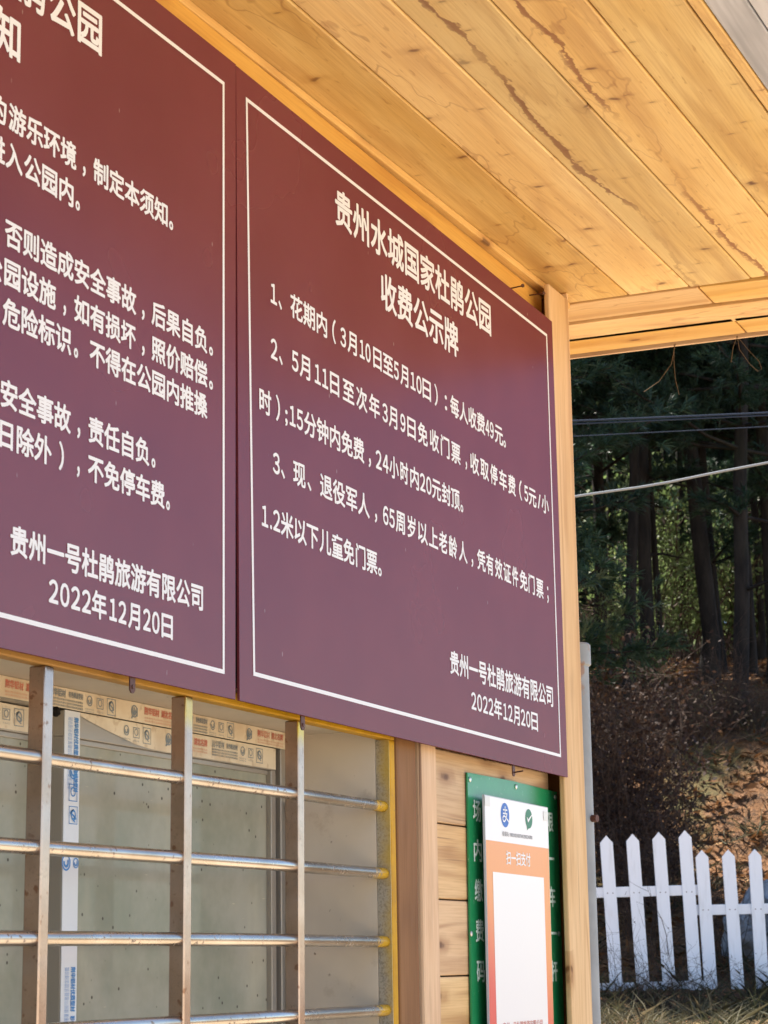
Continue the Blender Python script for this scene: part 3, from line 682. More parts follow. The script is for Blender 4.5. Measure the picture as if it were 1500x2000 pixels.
# ------------------------------------------------------------------ notice boards
LINES = [
    ('R', 2.8716, 0.4038, -0.00275, 0.071, [('贵州水城国家杜鹃公园', 0.3688, 1.1267)]),
    ('R', 2.7769, 0.5972, -0.00102, 0.071, [('收费公示牌', 0.5621, 0.9401)]),
    ('R', 2.6452, 0.1272, -0.00641, 0.043, [('1', 0.1161, 0.1401), ('、', 0.1456, 0.158), ('花期内', 0.1897, 0.3308), ('（', 0.3513, 0.3658), ('3', 0.3846, 0.4078), ('月', 0.4142, 0.4528), ('10', 0.4637, 0.5122), ('日', 0.5233, 0.5604), ('至', 0.5664, 0.6126), ('5', 0.6159, 0.6384), ('月', 0.6457, 0.6829), ('10', 0.6917, 0.7466), ('日', 0.7509, 0.7921), ('）', 0.81, 0.8264), ('：', 0.8618, 0.873), ('每人收费', 0.8899, 1.0765), ('49', 1.0796, 1.1259), ('元', 1.1321, 1.1794), ('。', 1.1807, 1.1954)]),
    ('R', 2.5537, 0.1302, -0.00557, 0.043, [('2', 0.117, 0.1408), ('、', 0.1464, 0.1594), ('5', 0.1932, 0.218), ('月', 0.2227, 0.2627), ('11', 0.2785, 0.3327), ('日', 0.3401, 0.3772), ('至', 0.3914, 0.4392), ('次', 0.4478, 0.4944), ('年', 0.5024, 0.5493), ('3', 0.5606, 0.5844), ('月', 0.589, 0.6275), ('9', 0.6418, 0.6656), ('日', 0.6737, 0.7134), ('免', 0.7238, 0.7713), ('收', 0.782, 0.827), ('门', 0.8363, 0.8807), ('票', 0.8902, 0.9374), ('，', 0.9633, 0.9721), ('收', 0.9896, 1.037), ('取', 1.0448, 1.0916), ('停', 1.0995, 1.1411), ('车', 1.1505, 1.1948), ('费', 1.2025, 1.2465), ('（', 1.2675, 1.2847), ('5', 1.2993, 1.3228), ('元', 1.3262, 1.3738), ('/', 1.3821, 1.4014), ('小', 1.407, 1.4541)]),
    ('R', 2.4599, 0.0969, -0.00194, 0.043, [('时', 0.0758, 0.1178), ('）', 0.1342, 0.1489), (';', 0.1674, 0.1768), ('15', 0.1824, 0.2337), ('分钟内免费', 0.2376, 0.4782), ('，', 0.497, 0.5071), ('24', 0.5279, 0.5844), ('小', 0.588, 0.6306), ('时', 0.6378, 0.6747), ('内', 0.6833, 0.7246), ('20', 0.7298, 0.7853), ('元', 0.788, 0.8329), ('封顶', 0.8367, 0.9278), ('。', 0.9312, 0.9461)]),
    ('R', 2.3692, 0.1345, -0.0091, 0.043, [('3', 0.1223, 0.147), ('、', 0.1514, 0.1651), ('现', 0.1953, 0.2417), ('、', 0.2486, 0.263), ('退役军人', 0.2964, 0.4982), ('，', 0.5201, 0.5303), ('65', 0.5558, 0.6081), ('周', 0.6127, 0.6547), ('岁', 0.6663, 0.7045), ('以', 0.7148, 0.7618), ('上', 0.7671, 0.8125), ('老', 0.8168, 0.8588), ('龄', 0.866, 0.9089), ('人', 0.9174, 0.9619), ('，', 0.9833, 0.9932), ('凭', 1.0143, 1.0602), ('有', 1.0644, 1.1044), ('效', 1.113, 1.1552), ('证', 1.1614, 1.2045), ('件', 1.2108, 1.2476), ('免', 1.256, 1.3034), ('门', 1.3087, 1.347), ('票', 1.3572, 1.4017), ('；', 1.4246, 1.4344)]),
    ('R', 2.2774, 0.0917, -0.01197, 0.043, [('1.2', 0.0814, 0.1473), ('米', 0.1495, 0.1953), ('以', 0.1983, 0.2438), ('下', 0.2438, 0.2884), ('儿', 0.2924, 0.3381), ('童', 0.3401, 0.3862), ('免', 0.387, 0.4307), ('门', 0.4371, 0.4776), ('票', 0.4819, 0.5278), ('。', 0.5309, 0.5464)]),
    ('R', 2.1421, 0.8819, -0.00904, 0.0465, [('贵州一号杜鹃旅游有限公司', 0.8599, 1.4422)]),
    ('R', 2.0814, 0.9776, -0.01816, 0.042, [('2022', 0.9651, 1.0836), ('年', 1.0869, 1.1314), ('12', 1.1367, 1.1911), ('月', 1.196, 1.2328), ('20', 1.2398, 1.2966), ('日', 1.3016, 1.3415)]),
    ('L', 2.8652, -0.5186, 0.02142, 0.066, [('贵州水城国家杜鹃', -1.1317, -0.5562), ('公园', -0.5485, -0.409)]),
    ('L', 2.7757, -0.6425, 0, 0.066, [('游园须', -0.8647, -0.6794), ('知', -0.6716, -0.6129)]),
    ('L', 2.6668, -0.6172, -0.00597, 0.0385, [('的', -0.6811, -0.6422), ('游乐环境', -0.6371, -0.4718), ('，', -0.4555, -0.4475), ('制定本须知', -0.4274, -0.219), ('。', -0.2149, -0.2026)]),
    ('L', 2.6132, -0.5806, -0.0177, 0.0385, [('进入', -0.6829, -0.6025), ('公园内', -0.5993, -0.4778), ('。', -0.4726, -0.4612)]),
    ('L', 2.5106, -0.6214, -0.00754, 0.0385, [('否则造成安全事故', -0.6404, -0.3083), ('，', -0.2924, -0.2842), ('后果自负', -0.2647, -0.0963), ('。', -0.0909, -0.0784)]),
    ('L', 2.4587, -0.621, -0.0083, 0.0385, [('公', -0.6817, -0.6443), ('园设施', -0.6397, -0.5176), ('，', -0.4994, -0.4922), ('如有损坏', -0.4721, -0.3089), ('，', -0.2916, -0.2834), ('照价赔偿', -0.264, -0.0962), ('。', -0.0908, -0.0783)]),
    ('L', 2.4066, -0.6223, -0.00075, 0.0385, [('危险标识', -0.6417, -0.478), ('。', -0.4716, -0.4608), ('不得在公园内推搡', -0.4316, -0.0961)]),
    ('L', 2.3009, -0.6232, -0.00184, 0.0385, [('安全事故', -0.6424, -0.4765), ('，', -0.4603, -0.4525), ('责任自负', -0.4321, -0.2682), ('。', -0.262, -0.2508)]),
    ('L', 2.249, -0.6248, -0.00409, 0.0385, [('日除外', -0.6423, -0.5219), ('）', -0.5045, -0.492), ('，', -0.4598, -0.4525), ('不免停车费', -0.4322, -0.2237), ('。', -0.2197, -0.2083)]),
    ('L', 2.1191, -0.5944, -0.00049, 0.04, [('贵州一号杜鹃旅游有限公司', -0.6136, -0.1084)]),
    ('L', 2.0688, -0.5129, -0.01467, 0.0385, [('2022', -0.5234, -0.4201), ('年', -0.418, -0.3799), ('12', -0.3741, -0.3276), ('月', -0.323, -0.2906), ('20', -0.2826, -0.2363), ('日', -0.231, -0.1981)]),
]
def board(corners, border, label, side, holes):
    o = tag(empty('notice_board', (corners[3][0], 0, corners[3][1])), label, 'sign board', 'maroon notice boards')
    inv = -Vector((corners[3][0], 0, corners[3][1]))
    def put(x): x.parent = o; x.location = inv; return x
    mb = MB()
    # slightly wavy sheet: the boards are thin and not quite flat
    N = 24
    TL, TR, BR, BL = [Vector((p[0], 0, p[1])) for p in corners]
    mb.prism([(BL.x, BL.z), (BR.x, BR.z), (TR.x, TR.z), (TL.x, TL.z)], 0, .004)
    put(mb.build('panel', M['maroon'], None, bevel=.0008, seg=1))
    mb = MB(); x0, x1 = min(TL.x, BL.x) + .02, max(TR.x, BR.x) - .03; z0, z1 = BL.z + .02, TL.z - .03
    mb.box(x0, x1, .0042, .028, z0, z0 + .02); mb.box(x0, x1, .0042, .028, z1 - .02, z1); mb.box(x0, x0 + .02, .0042, .028, z0 + .0205, z1 - .0205); mb.box(x1 - .02, x1, .0042, .028, z0 + .0205, z1 - .0205)
    put(mb.build('backing_frame', M['edge'], None))
    mb = MB(); w = .0031; P = [Vector((p[0], 0, p[1])) for p in border]
    c = sum(P, Vector()) / 4
    def off(p, k): return (p[0] + k * w * (1 if p[0] > c.x else -1), -.0006, p[2] + k * w * (1 if p[2] > c.z else -1))
    for a, b in zip(P, P[1:] + P[:1]): mb.face([off(a, 1), off(b, 1), off(b, -1), off(a, -1)])
    put(mb.build('border_line', M['letter'], None))
    for sd, z0, xs, slope, em, ch in LINES:
        if sd != side: continue
        runs = []                                            # a line is cut where its gaps are wide
        for q in ch:
            if runs and q[1] - runs[-1][-1][2] < .016: runs[-1].append(q)
            else: runs.append([q])
        for run in runs:
            mb = MB()
            for t, a, b in run: put_text(mb, t, a, b, z0 + slope * (a - xs), em, -.0006, slope=slope, bold=(.030 if side == 'L' else .025) if em < .05 else .026)
            put(mb.build('lettering', M['letter'], None))
    for x, z, col, d in holes:
        mb = MB()
        mb.prism([(x - .007, z - .012), (x - .003, z - .0165), (x + .003, z - .0165), (x + .007, z - .012), (x + .007, z + .012), (x - .007, z + .012)], .0045, .0065)
        if d: mb.tube([(x, .0045, z - .009), (x - .004, -.016, z - .007)], .0016, 6)
        else: mb.tube([(x, .0046, z - .008), (x, .003, z - .008)], .003, 8)
        put(mb.build('bracket', M[col], None))
    return o
board([(-1.512, 2.984), (-.0012, 2.9846), (-.0055, 1.983), (-1.512, 1.981)], [(-1.47, 2.936), (-.0437, 2.9364), (-.0440, 2.0196), (-1.47, 2.026)],
      'maroon board of park rules hanging over the window bars, most of its lines cut short', 'L', [(-.300, 1.978, 'rust', 0)])
board([(.0, 2.983), (1.5172, 2.9734), (1.5252, 1.9759), (.0084, 1.983)], [(.0355, 2.9396), (1.4757, 2.931), (1.4794, 2.0176), (.0556, 2.028)],
      'maroon board of admission charges in numbered lines, next to the corner post', 'R', [(.236, 1.976, 'rust', 0), (1.205, 1.972, 'rust', 1)])

# ------------------------------------------------------------------ green sheet and payment card
def green_sign():
    o = tag(empty('green_sign', (1.05, .046, 1.33)), 'green plastic sheet with a column of pale characters screwed to the planks', 'sign')
    inv = -Vector(o.location)
    def put(x): x.parent = o; x.location = inv; return x
    mb = MB(); mb.prism([(1.044, 1.33), (1.580, 1.33), (1.5798, 1.9502), (1.30, 1.955), (1.0522, 1.954)], .044, .0475); put(mb.build('sheet', M['green'], None, bevel=.0006, seg=1))
    for ch, z in zip('场内缴费码', (1.8831, 1.8076, 1.732, 1.656, 1.5806)): put(letters('character', [(ch, 1.0745, 1.1185, z, .0445)], M['mint'], None, .0434, bold=.022))
    for ch, z in zip('限一车一杆', (1.8845, 1.807, 1.729, 1.6533, 1.5765)): put(letters('character', [(ch, 1.5045, 1.5475, z, .0445)], M['mint'], None, .0434, bold=.022))
    for x, z in ((1.0628, 1.9412), (1.3221, 1.9446), (1.5656, 1.9385), (1.0513, 1.6501), (1.5629, 1.6526)):
        mb = MB(); mb.tube([(x, .0439, z), (x, .0425, z), (x, .0412, z)], [.0052, .0052, .003], 12); put(mb.build('screw', M['screw'], None))
green_sign()
def pay_card():
    o = tag(empty('payment_card', (1.08, .022, 1.36)), 'white and orange payment card with two round logos fixed on the green sheet', 'card')
    inv = -Vector(o.location)
    def put(x): x.parent = o; x.location = inv; return x
    y = .0218
    mb = MB(); mb.prism([(1.078, 1.36), (1.449, 1.36), (1.4527, 1.9094), (1.0815, 1.913)], .022, .0262)
    put(mb.build('board', M['card_edge'], None, bevel=.0006, seg=1))
    q = lambda p, yy: [(x, yy, z) for x, z in p]
    mb = MB(); mb.face(q([(1.0795, 1.362), (1.448, 1.362), (1.4515, 1.908), (1.083, 1.9115)], y)); put(mb.build('printed_sheet', M['white_print'], None))
    mb = MB(); mb.face(q([(1.0795, 1.362), (1.448, 1.362), (1.4495, 1.8246), (1.0835, 1.8268)], y - .0003)); put(mb.build('orange_field', M['orange'], None))
    mb = MB(); mb.face(q([(1.117, 1.40), (1.413, 1.40), (1.4127, 1.7643), (1.1165, 1.7673)], y - .0006)); put(mb.build('code_field', M['white_print'], None))
    # blue disc with the white pay mark
    cx, cz, r = 1.1936, 1.8795, .0240
    mb = MB(); mb.face([(cx + r * math.cos(a), y - .0004, cz + r * math.sin(a)) for a in [2 * math.pi * k / 32 for k in range(32)]]); lg = put(mb.build('logo', M['logo_blue'], None))
    mb = MB()
    def stroke(pts, w, yy=y - .0008):
        for (xa, za), (xb, zb) in zip(pts, pts[1:]):
            d = Vector((xb - xa, 0, zb - za)).normalized(); n = Vector((-d.z, 0, d.x)) * w
            mb.face([(cx + xa * r + n.x * r, yy, cz + za * r + n.z * r), (cx + xa * r - n.x * r, yy, cz + za * r - n.z * r), (cx + xb * r - n.x * r, yy, cz + zb * r - n.z * r), (cx + xb * r + n.x * r, yy, cz + zb * r + n.z * r)])
    stroke([(-.5, .42), (.5, .42)], .06); stroke([(0, .72), (0, .12)], .07); stroke([(-.55, .12), (.48, .12)], .06)
    stroke([(.40, .12), (.22, -.22), (-.02, -.44), (-.28, -.54), (-.5, -.48), (-.6, -.3), (-.5, -.12), (-.24, -.08), (.1, -.16), (.5, -.36), (.94, -.58)], .07)
    o2 = mb.build('mark', M['white_print'], lg); o2.location = (0, 0, 0)
    # green bubble with a tick
    cx, cz, r = 1.3325, 1.8797, .0212
    pts = [(cx + r * math.cos(a), cz + r * .92 * math.sin(a)) for a in [2 * math.pi * k / 40 for k in range(40)]]
    mb = MB(); mb.face([(x, y - .0004, z) for x, z in pts]); mb.face([(cx + dx * r, y - .0005, cz + dz * r) for dx, dz in ((-.72, -.45), (-.55, -1.12), (.0, -.86))]); lg = put(mb.build('logo', M['logo_green'], None))
    mb = MB(); mb.face([(cx + dx * r, y - .0009, cz + dz * r) for dx, dz in ((-.62, .12), (-.30, -.38), (-.28, -.08), (-.42, .08))]); mb.face([(cx + dx * r, y - .0009, cz + dz * r) for dx, dz in ((-.30, -.38), (.98, .42), (.92, .5), (-.28, -.08))])
    mb.build('mark', M['white_print'], lg)
    put(letters('number_line', [('备案码: 10021021037341290234700', 1.1751, 1.3499, 1.8428, .0105)], M['grey_print'], None, y - .0005, bold=.01))
    put(letters('pay_line', [('扫一扫支付', 1.1925, 1.3338, 1.797, .0285)], M['white_print'], None, y - .0006, bold=.022))
    put(letters('company_line', [('贵州一号杜鹃旅游有限公司', 1.150, 1.378, 1.4755, .0165)], M['ink_red'], None, y - .0009, bold=.008))
    for x, z in ((1.097, 1.9035), (1.4375, 1.893)):
        mb = MB(); mb.box(x - .016, x + .012, y - .0011, y - .0007, z - .012, z + .007); put(mb.build('corner_clip', M['tape'], None, bevel=.0004))
M['tape'] = plain('clear_tape', (.62, .61, .60), .3)
pay_card()

# ------------------------------------------------------------------ pipe beside the corner
def pipe():
    o = tag(empty('standpipe', (1.72, .04, 0)), 'grey capped pipe standing against the corner of the kiosk', 'pipe')
    mb = MB(); mb.tube([(0, 0, 0), (0, 0, 1.2), (0, 0, 2.25)], .030, 24); mb.build('tube', M['pipe'], o, smooth=False).data.shade_smooth()
    mb = MB(); mb.tube([(0, 0, 2.235), (0, 0, 2.239), (0, 0, 2.283), (0, 0, 2.287)], [.0305, .0355, .0355, .032], 24); c = mb.build('cap', M['pipe'], o); c.data.shade_smooth()
    for ob in o.children:
        e = ob.modifiers.new('split', 'EDGE_SPLIT'); e.split_angle = R_(40)
    mb = MB(); mb.tube([(-.005, -.028, 1.90), (-.008, -.042, 1.90)], .008, 10); mb.build('clip', M['rust'], o)
pipe()

# ------------------------------------------------------------------ dry straws caught in the eave edge
M['straw'] = plain('dry_straw', (.10, .066, .036), .8)
def straws():
    rng = random.Random(4)
    def st(name, label, base, curves):
        o = tag(empty(name, base), label, 'straw')
        for c in curves:
            mb = MB(); mb.tube(c, .0008, 5); mb.build('stem', M['straw'], o)
    st('dry_straw', 'two thin dry straws hanging from the gable edge, one bending left', (2.165, -.10, 3.078),
       [[(0, .003, 0), (.002, .006, -.04), (0, .004, -.09), (0, -.004, -.13)], [(0, 0, 0), (0, .012, -.05), (0, .045, -.09), (0, .085, -.112)]])
    st('dry_straw', 'looped dry straw hanging from the gable edge nearer the photo edge', (2.165, -.255, 3.078),
       [[(0, 0, 0), (0, -.004, -.035), (0, -.028, -.075), (0, -.046, -.095), (0, -.056, -.09), (0, -.05, -.07), (0, -.03, -.045), (0, -.006, -.01)], [(0, 0, 0), (0, .012, -.03), (0, .018, -.065)]])
straws()

# ------------------------------------------------------------------ cables
M['blue_cable'] = plain('blue_black_cable', (.026, .034, .052), .9, .05); M['pale_cable'] = plain('pale_grey_cable', (.20, .21, .22), .9, .1)
def cable(label, a, b, rad, mat, sag=0.0, wob=0.0):
    a = Vector(a); b = Vector(b); pts = []
    for i in range(81):
        t = -1.2 + 11.2 * i / 80; p = a.lerp(b, t)
        p.z += sag * (t * (t - 1)) * .5 + wob * math.sin(t * 9 + 1) * .5
        pts.append(p)
    mb = MB(); mb.tube(pts, rad, 8); tag(mb.build('overhead_cable', mat, None, smooth=True), label, 'cable', 'overhead cables')
cable('thicker blue cable running across the pines, topmost of the four', (4.7827, 1.0202, 3.5977), (5.073, .3412, 3.6177), .0040, M['blue_cable'], .006)
cable('thinner blue cable running close under the topmost one', (4.7826, 1.0206, 3.5857), (5.0728, .3417, 3.6077), .0030, M['blue_cable'], .004)
cable('thin dark blue cable a little below the blue pair', (4.7819, 1.022, 3.5378), (5.0719, .3437, 3.5638), .0020, M['blue_cable'], .004)
cable('pale grey cable slanting up to the right, lowest of the four', (4.7827, 1.0203, 3.3039), (5.0691, .3503, 3.4246), .0046, M['pale_cable'], .05, .004)
# ------------------------------------------------------------------ picket fences
def fence(label, tops, base_drop, rails, group):
    """tops: picket head points (world) ; pickets lean slightly to the right as in the photo"""
    o = tag(empty('picket_fence', tops[0]), label, 'fence', group)
    org = Vector(tops[0]); rng = random.Random(len(label))
    d = (Vector(tops[-1]) - org); d.z = 0; d.normalize(); nrm = Vector((-d.y, d.x, 0))
    if nrm.dot(FW) < 0: nrm = -nrm                         # pointing away from the photographer
    for i, t in enumerate(tops):
        t = Vector(t); lean = .022 + rng.uniform(-.012, .012); h = t.z - base_drop - rng.uniform(0, .03); w = .037
        mb = MB(i); out = [(-w + lean * h, -h), (w + lean * h, -h), (w, -.042), (0, 0), (-w, -.042)]
        pts = [(x, z) for x, z in out]
        def P(x, y, z): return t - org + d * x + nrm * y + Vector((0, 0, z))
        f = [P(x, 0, z) for x, z in pts]; b = [P(x, .02, z) for x, z in pts]
        mb.face(f); mb.face(b[::-1])
        for k in range(5): mb.face([f[(k + 1) % 5], f[k], b[k], b[(k + 1) % 5]])
        mb.build('picket', M['fence'], o, bevel=.002)
        mb = MB()
        for zr in rails[:1]:
            for sx in (-.016, .016):
                q = P(lean * (t.z - zr) + sx, -.0015, zr - t.z); mb.tube([q + nrm * .002, q], .0035, 6)
        mb.build('screw', M['rust'], o.children[-1])
    for zr in rails:
        mb = MB(5); a = Vector(tops[0]) - d * .10; b = Vector(tops[-1]) + d * .10
        a.z = zr; b.z = zr + .012
        c = [p + nrm * y + Vector((0, 0, z)) - org for z in (-.030, .030) for y in (.021, .045) for p in (a, b)]
        mb.hexa(c, 0); mb.build('rail', M['fence'], o, bevel=.003)
    return o
def row(p0, p1, k0, k1, dz=0):
    a = Vector(p0); b = Vector(p1); return [tuple(a.lerp(b, k) + Vector((0, 0, dz * k))) for k in range(k0, k1)]
fence('taller run of white pointed pickets beside the kiosk pipe', row((9.600, 2.471, 2.314), (9.661, 2.328, 2.322), -2, 4), 1.31, (1.978, 1.425), 'white picket fences')
fence('lower run of white pointed pickets reaching the right edge', row((9.825, 1.956, 2.221), (9.886, 1.812, 2.2215), 0, 14), 1.29, (1.872, 1.36), 'white picket fences')

# ------------------------------------------------------------------ boulders behind the lower fence
def rock_mat():
    k = NT('pale_limestone'); p = k.pos(); n = k.noise(p, 4.0, 6.0, .65); c = k.noise(p, 30.0, 3.0)
    col = k.mix(k.ramp(n, .35, .65), (.30, .315, .33), (.13, .135, .14)); col = k.mix(k.math('MULTIPLY', k.ramp(c, .55, .7), .5), col, (.12, .11, .09))
    k.pset(Base_Color=col, Roughness=.9); k.bump(k.math('ADD', n, k.math('MULTIPLY', c, .3)), .8, .03); return k.m
M['rock'] = rock_mat()
from mathutils import noise as mnoise
def rock(px, s, dz, size, seed, label):
    rng = random.Random(seed); bm = bmesh.new(); bmesh.ops.create_icosphere(bm, subdivisions=5, radius=1)
    cut = [(Vector((rng.uniform(-1, 1), rng.uniform(-1, 1), rng.uniform(-.5, 1))).normalized(), rng.uniform(.45, .8)) for _ in range(16)]
    for v in bm.verts:
        for n_, d in cut:
            e = v.co.dot(n_) - d
            if e > 0: v.co -= n_ * e * .95
        q = v.co.normalized()
        v.co += q * (.16 * mnoise.noise(v.co * 2.3 + Vector((seed, 0, 0))) + .07 * mnoise.noise(v.co * 7 + Vector((0, seed, 0))) + .03 * mnoise.noise(v.co * 19))
        v.co.x *= size[0]; v.co.y *= size[1]; v.co.z *= size[2]
    me = bpy.data.meshes.new('boulder'); bm.to_mesh(me); bm.free(); me.shade_smooth(); me.materials.append(M['rock'])
    o = bpy.data.objects.new('boulder', me); COL.objects.link(o); p = spot(px, s); o.location = (p.x, p.y, p.z + dz); o.rotation_euler = (0, 0, rng.uniform(0, 6))
    tag(o, label, 'rock', 'boulders behind the fence')
rock(1458, 13.8, .16, (.24, .22, .26), 1, 'pale limestone boulder showing highest through the lower pickets')
rock(1405, 13.5, .10, (.18, .2, .2), 2, 'small grey boulder low behind the first pickets of the lower fence')
rock(1500, 13.6, .10, (.22, .2, .24), 3, 'pale boulder low behind the last pickets at the right edge')

# ------------------------------------------------------------------ vegetation
def leaf_mat(name, c1, c2, c3, trans=.35, rough=.5, spec=.3):
    k = NT(name); r = k.rnd(); p = k.pos(); n = k.noise(p, .8, 2.0)
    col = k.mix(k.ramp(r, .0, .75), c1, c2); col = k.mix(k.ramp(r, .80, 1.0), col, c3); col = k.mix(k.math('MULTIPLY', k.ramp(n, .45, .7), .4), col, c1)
    k.pset(Base_Color=col, Roughness=rough, Specular_IOR_Level=spec)
    tr = k.n('ShaderNodeBsdfTranslucent', {0: col}); mx = k.n('ShaderNodeMixShader', {0: trans, 1: k.p.outputs[0], 2: tr.outputs[0]})
    k.t.links.new(mx.outputs[0], k.out.inputs[0]); return k.m
M['needle'] = leaf_mat('pine_needles', (.016, .038, .024), (.032, .064, .034), (.14, .175, .085), .42, .42, .28)  # third tone: sunlit highlights put into the colour of the palest tufts
M['light_leaf'] = leaf_mat('young_green_leaves', (.10, .15, .05), (.14, .19, .07), (.20, .22, .09), .5)
M['dead_leaf'] = leaf_mat('dead_brown_leaves', (.030, .018, .015), (.05, .028, .02), (.12, .07, .04), .25, .7, .2)
M['litter'] = leaf_mat('fallen_leaves', (.12, .055, .022), (.19, .09, .035), (.32, .19, .085), .2, .7, .2)
M['grass'] = leaf_mat('dry_grass', (.045, .05, .024), (.085, .075, .042), (.17, .135, .08), .3, .7, .2)
def bark_mat():
    k = NT('pine_bark'); p = k.obj()
    n = k.noise(k.n('ShaderNodeMapping', {0: p, 3: (14.0, 14.0, 3.0)}).outputs[0], 1.0, 5.0, .65); g = k.noise(p, 1.4, 3.0)
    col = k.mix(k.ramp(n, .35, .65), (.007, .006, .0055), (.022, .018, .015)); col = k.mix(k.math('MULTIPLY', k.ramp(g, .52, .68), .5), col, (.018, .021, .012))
    k.pset(Base_Color=col, Roughness=.9, Specular_IOR_Level=.2); k.bump(n, .8, .02); return k.m
M['bark'] = bark_mat()
M['twig'] = plain('dry_twigs', (.055, .036, .026), .85, .2)

def tris_mesh(name, V, r, mat, quads=False):
    """V: (n,3 or 4,3) array"""
    V = np.asarray(V, dtype=np.float32); n, k, _ = V.shape
    me = bpy.data.meshes.new(name); me.vertices.add(n * k); me.vertices.foreach_set('co', V.ravel())
    me.loops.add(n * k); me.loops.foreach_set('vertex_index', np.arange(n * k, dtype=np.int32))
    me.polygons.add(n); me.polygons.foreach_set('loop_start', np.arange(0, n * k, k, dtype=np.int32)); me.polygons.foreach_set('loop_total', np.full(n, k, dtype=np.int32))
    at = me.attributes.new('rnd', 'FLOAT', 'CORNER'); at.data.foreach_set('value', np.repeat(np.asarray(r, dtype=np.float32), k))
    me.materials.append(mat); me.update(calc_edges=True); return me
def unit(a): return a / np.maximum(np.linalg.norm(a, axis=-1, keepdims=True), 1e-9)
def tufts(rs, centers, dirs, per, length, width, spread, tone):
    """needle tufts: `per` slim blades fanning round each direction"""
    n = len(centers)
    c = np.repeat(centers, per, 0); d = np.repeat(dirs, per, 0)
    d = unit(d + rs.normal(0, spread, d.shape)); side = unit(np.cross(d, rs.normal(0, 1, d.shape)))
    L = length * rs.uniform(.6, 1.15, (len(c), 1)); back = c - d * L * .12 + rs.normal(0, .012, c.shape)
    W = width * rs.uniform(.7, 1.2, (len(c), 1))
    droop = np.array([[0, 0, -.10]]) * L
    a = back - side * W * .5; b = back + side * W * .5; m1 = c + d * L * .55 + side * W * .6; m0 = c + d * L * .55 - side * W * .6; t = c + d * L + droop
    V = np.stack([a, b, m1, t, m0], 1)
    return V, np.repeat(tone, per)
def pine_variant(seed, H=10.5, low=2.0, per=15, dens=1.0, name='pine'):
    rs = np.random.RandomState(seed); rng = random.Random(seed)
    mb = MB(seed); r0 = .066
    bend = [(rng.uniform(-.045, .045), rng.uniform(-.045, .045)) for _ in range(12)]
    zs = [-.5, 0, .4, 1.2, 2.2, 3.3, 4.6, 6.0, 7.5, 9.0, H]; path = []; x = y = 0
    for i, z in enumerate(zs):
        path.append(Vector((x, y, z))); x += bend[i][0] * (i > 0); y += bend[i][1] * (i > 0)
    rad = [r0 * (1.35 if z < .2 else 1.0) * (1 - .86 * max(0, z) / H) for z in zs]
    mb.tube(path, rad, 11)
    def at(z):
        for a, b, za, zb in zip(path, path[1:], zs, zs[1:]):
            if za <= z <= zb: return a.lerp(b, (z - za) / (zb - za))
        return path[-1]
    C = []; D = []; T = []
    z = low * .5
    while z < H - .15:
        f = max(0, (z - low) / (H - low)); n = rng.choice((3, 4, 4, 5)) if z > low else rng.choice((1, 2))
        for k in range(n):
            az = rng.uniform(0, 6.28); L = (1.75 * (1 - f) ** .7 + .25) * rng.uniform(.6, 1.1) if z > low else rng.uniform(.3, 1.0)
            rise = rng.uniform(-.12, .35) + .45 * f; b = at(z); pts = [b]
            dv = Vector((math.cos(az), math.sin(az), rise)).normalized()
            for j in range(1, 5): pts.append(pts[-1] + dv * L / 4); dv = (dv + Vector((rng.uniform(-.22, .22), rng.uniform(-.22, .22), rng.uniform(-.16, .18)))).normalized()
            mb.tube(pts, [.017 * (1 - .2 * i) * (1.2 - f * .6) for i in range(5)], 5, cap=False)
            if z < low and rng.random() < .7: continue
            tone = rng.random()
            m_ = int((14 + 20 * L) * dens)
            for j in range(m_):
                t = rng.uniform(.30, 1.02); q = min(3, int(t * 4)); p = pts[q].lerp(pts[q + 1], t * 4 - q)
                side = Vector((rng.gauss(0, 1), rng.gauss(0, 1), rng.gauss(.1, .5))).normalized(); off = rng.uniform(0, .32) * (1.1 - .5 * t)
                C.append(p + side * off); D.append((dv * .7 + side * .8 + Vector((0, 0, .35))).normalized()); T.append(min(1, max(0, tone * .75 + rng.uniform(-.1, .25))))
        z += rng.uniform(.22, .42) if z > low else rng.uniform(.35, .8)
    for j in range(20): C.append(at(H) - Vector((0, 0, rng.uniform(0, .5)))); D.append(Vector((rng.gauss(0, .5), rng.gauss(0, .5), 1)).normalized()); T.append(rng.random())
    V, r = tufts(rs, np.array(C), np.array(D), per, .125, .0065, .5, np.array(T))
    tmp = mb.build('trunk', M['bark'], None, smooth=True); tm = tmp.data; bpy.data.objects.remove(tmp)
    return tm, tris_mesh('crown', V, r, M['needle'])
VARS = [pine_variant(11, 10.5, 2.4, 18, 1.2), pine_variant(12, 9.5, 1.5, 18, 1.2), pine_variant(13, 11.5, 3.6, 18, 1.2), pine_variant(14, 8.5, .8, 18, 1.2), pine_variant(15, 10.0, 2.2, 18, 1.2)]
TREES = []
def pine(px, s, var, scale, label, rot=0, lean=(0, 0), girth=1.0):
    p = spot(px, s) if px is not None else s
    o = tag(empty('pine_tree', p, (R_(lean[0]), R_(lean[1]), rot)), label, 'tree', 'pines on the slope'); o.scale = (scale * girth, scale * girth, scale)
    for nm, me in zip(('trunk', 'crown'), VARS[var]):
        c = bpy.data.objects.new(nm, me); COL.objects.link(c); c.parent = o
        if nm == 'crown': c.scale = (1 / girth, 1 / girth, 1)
    TREES.append(p); return o
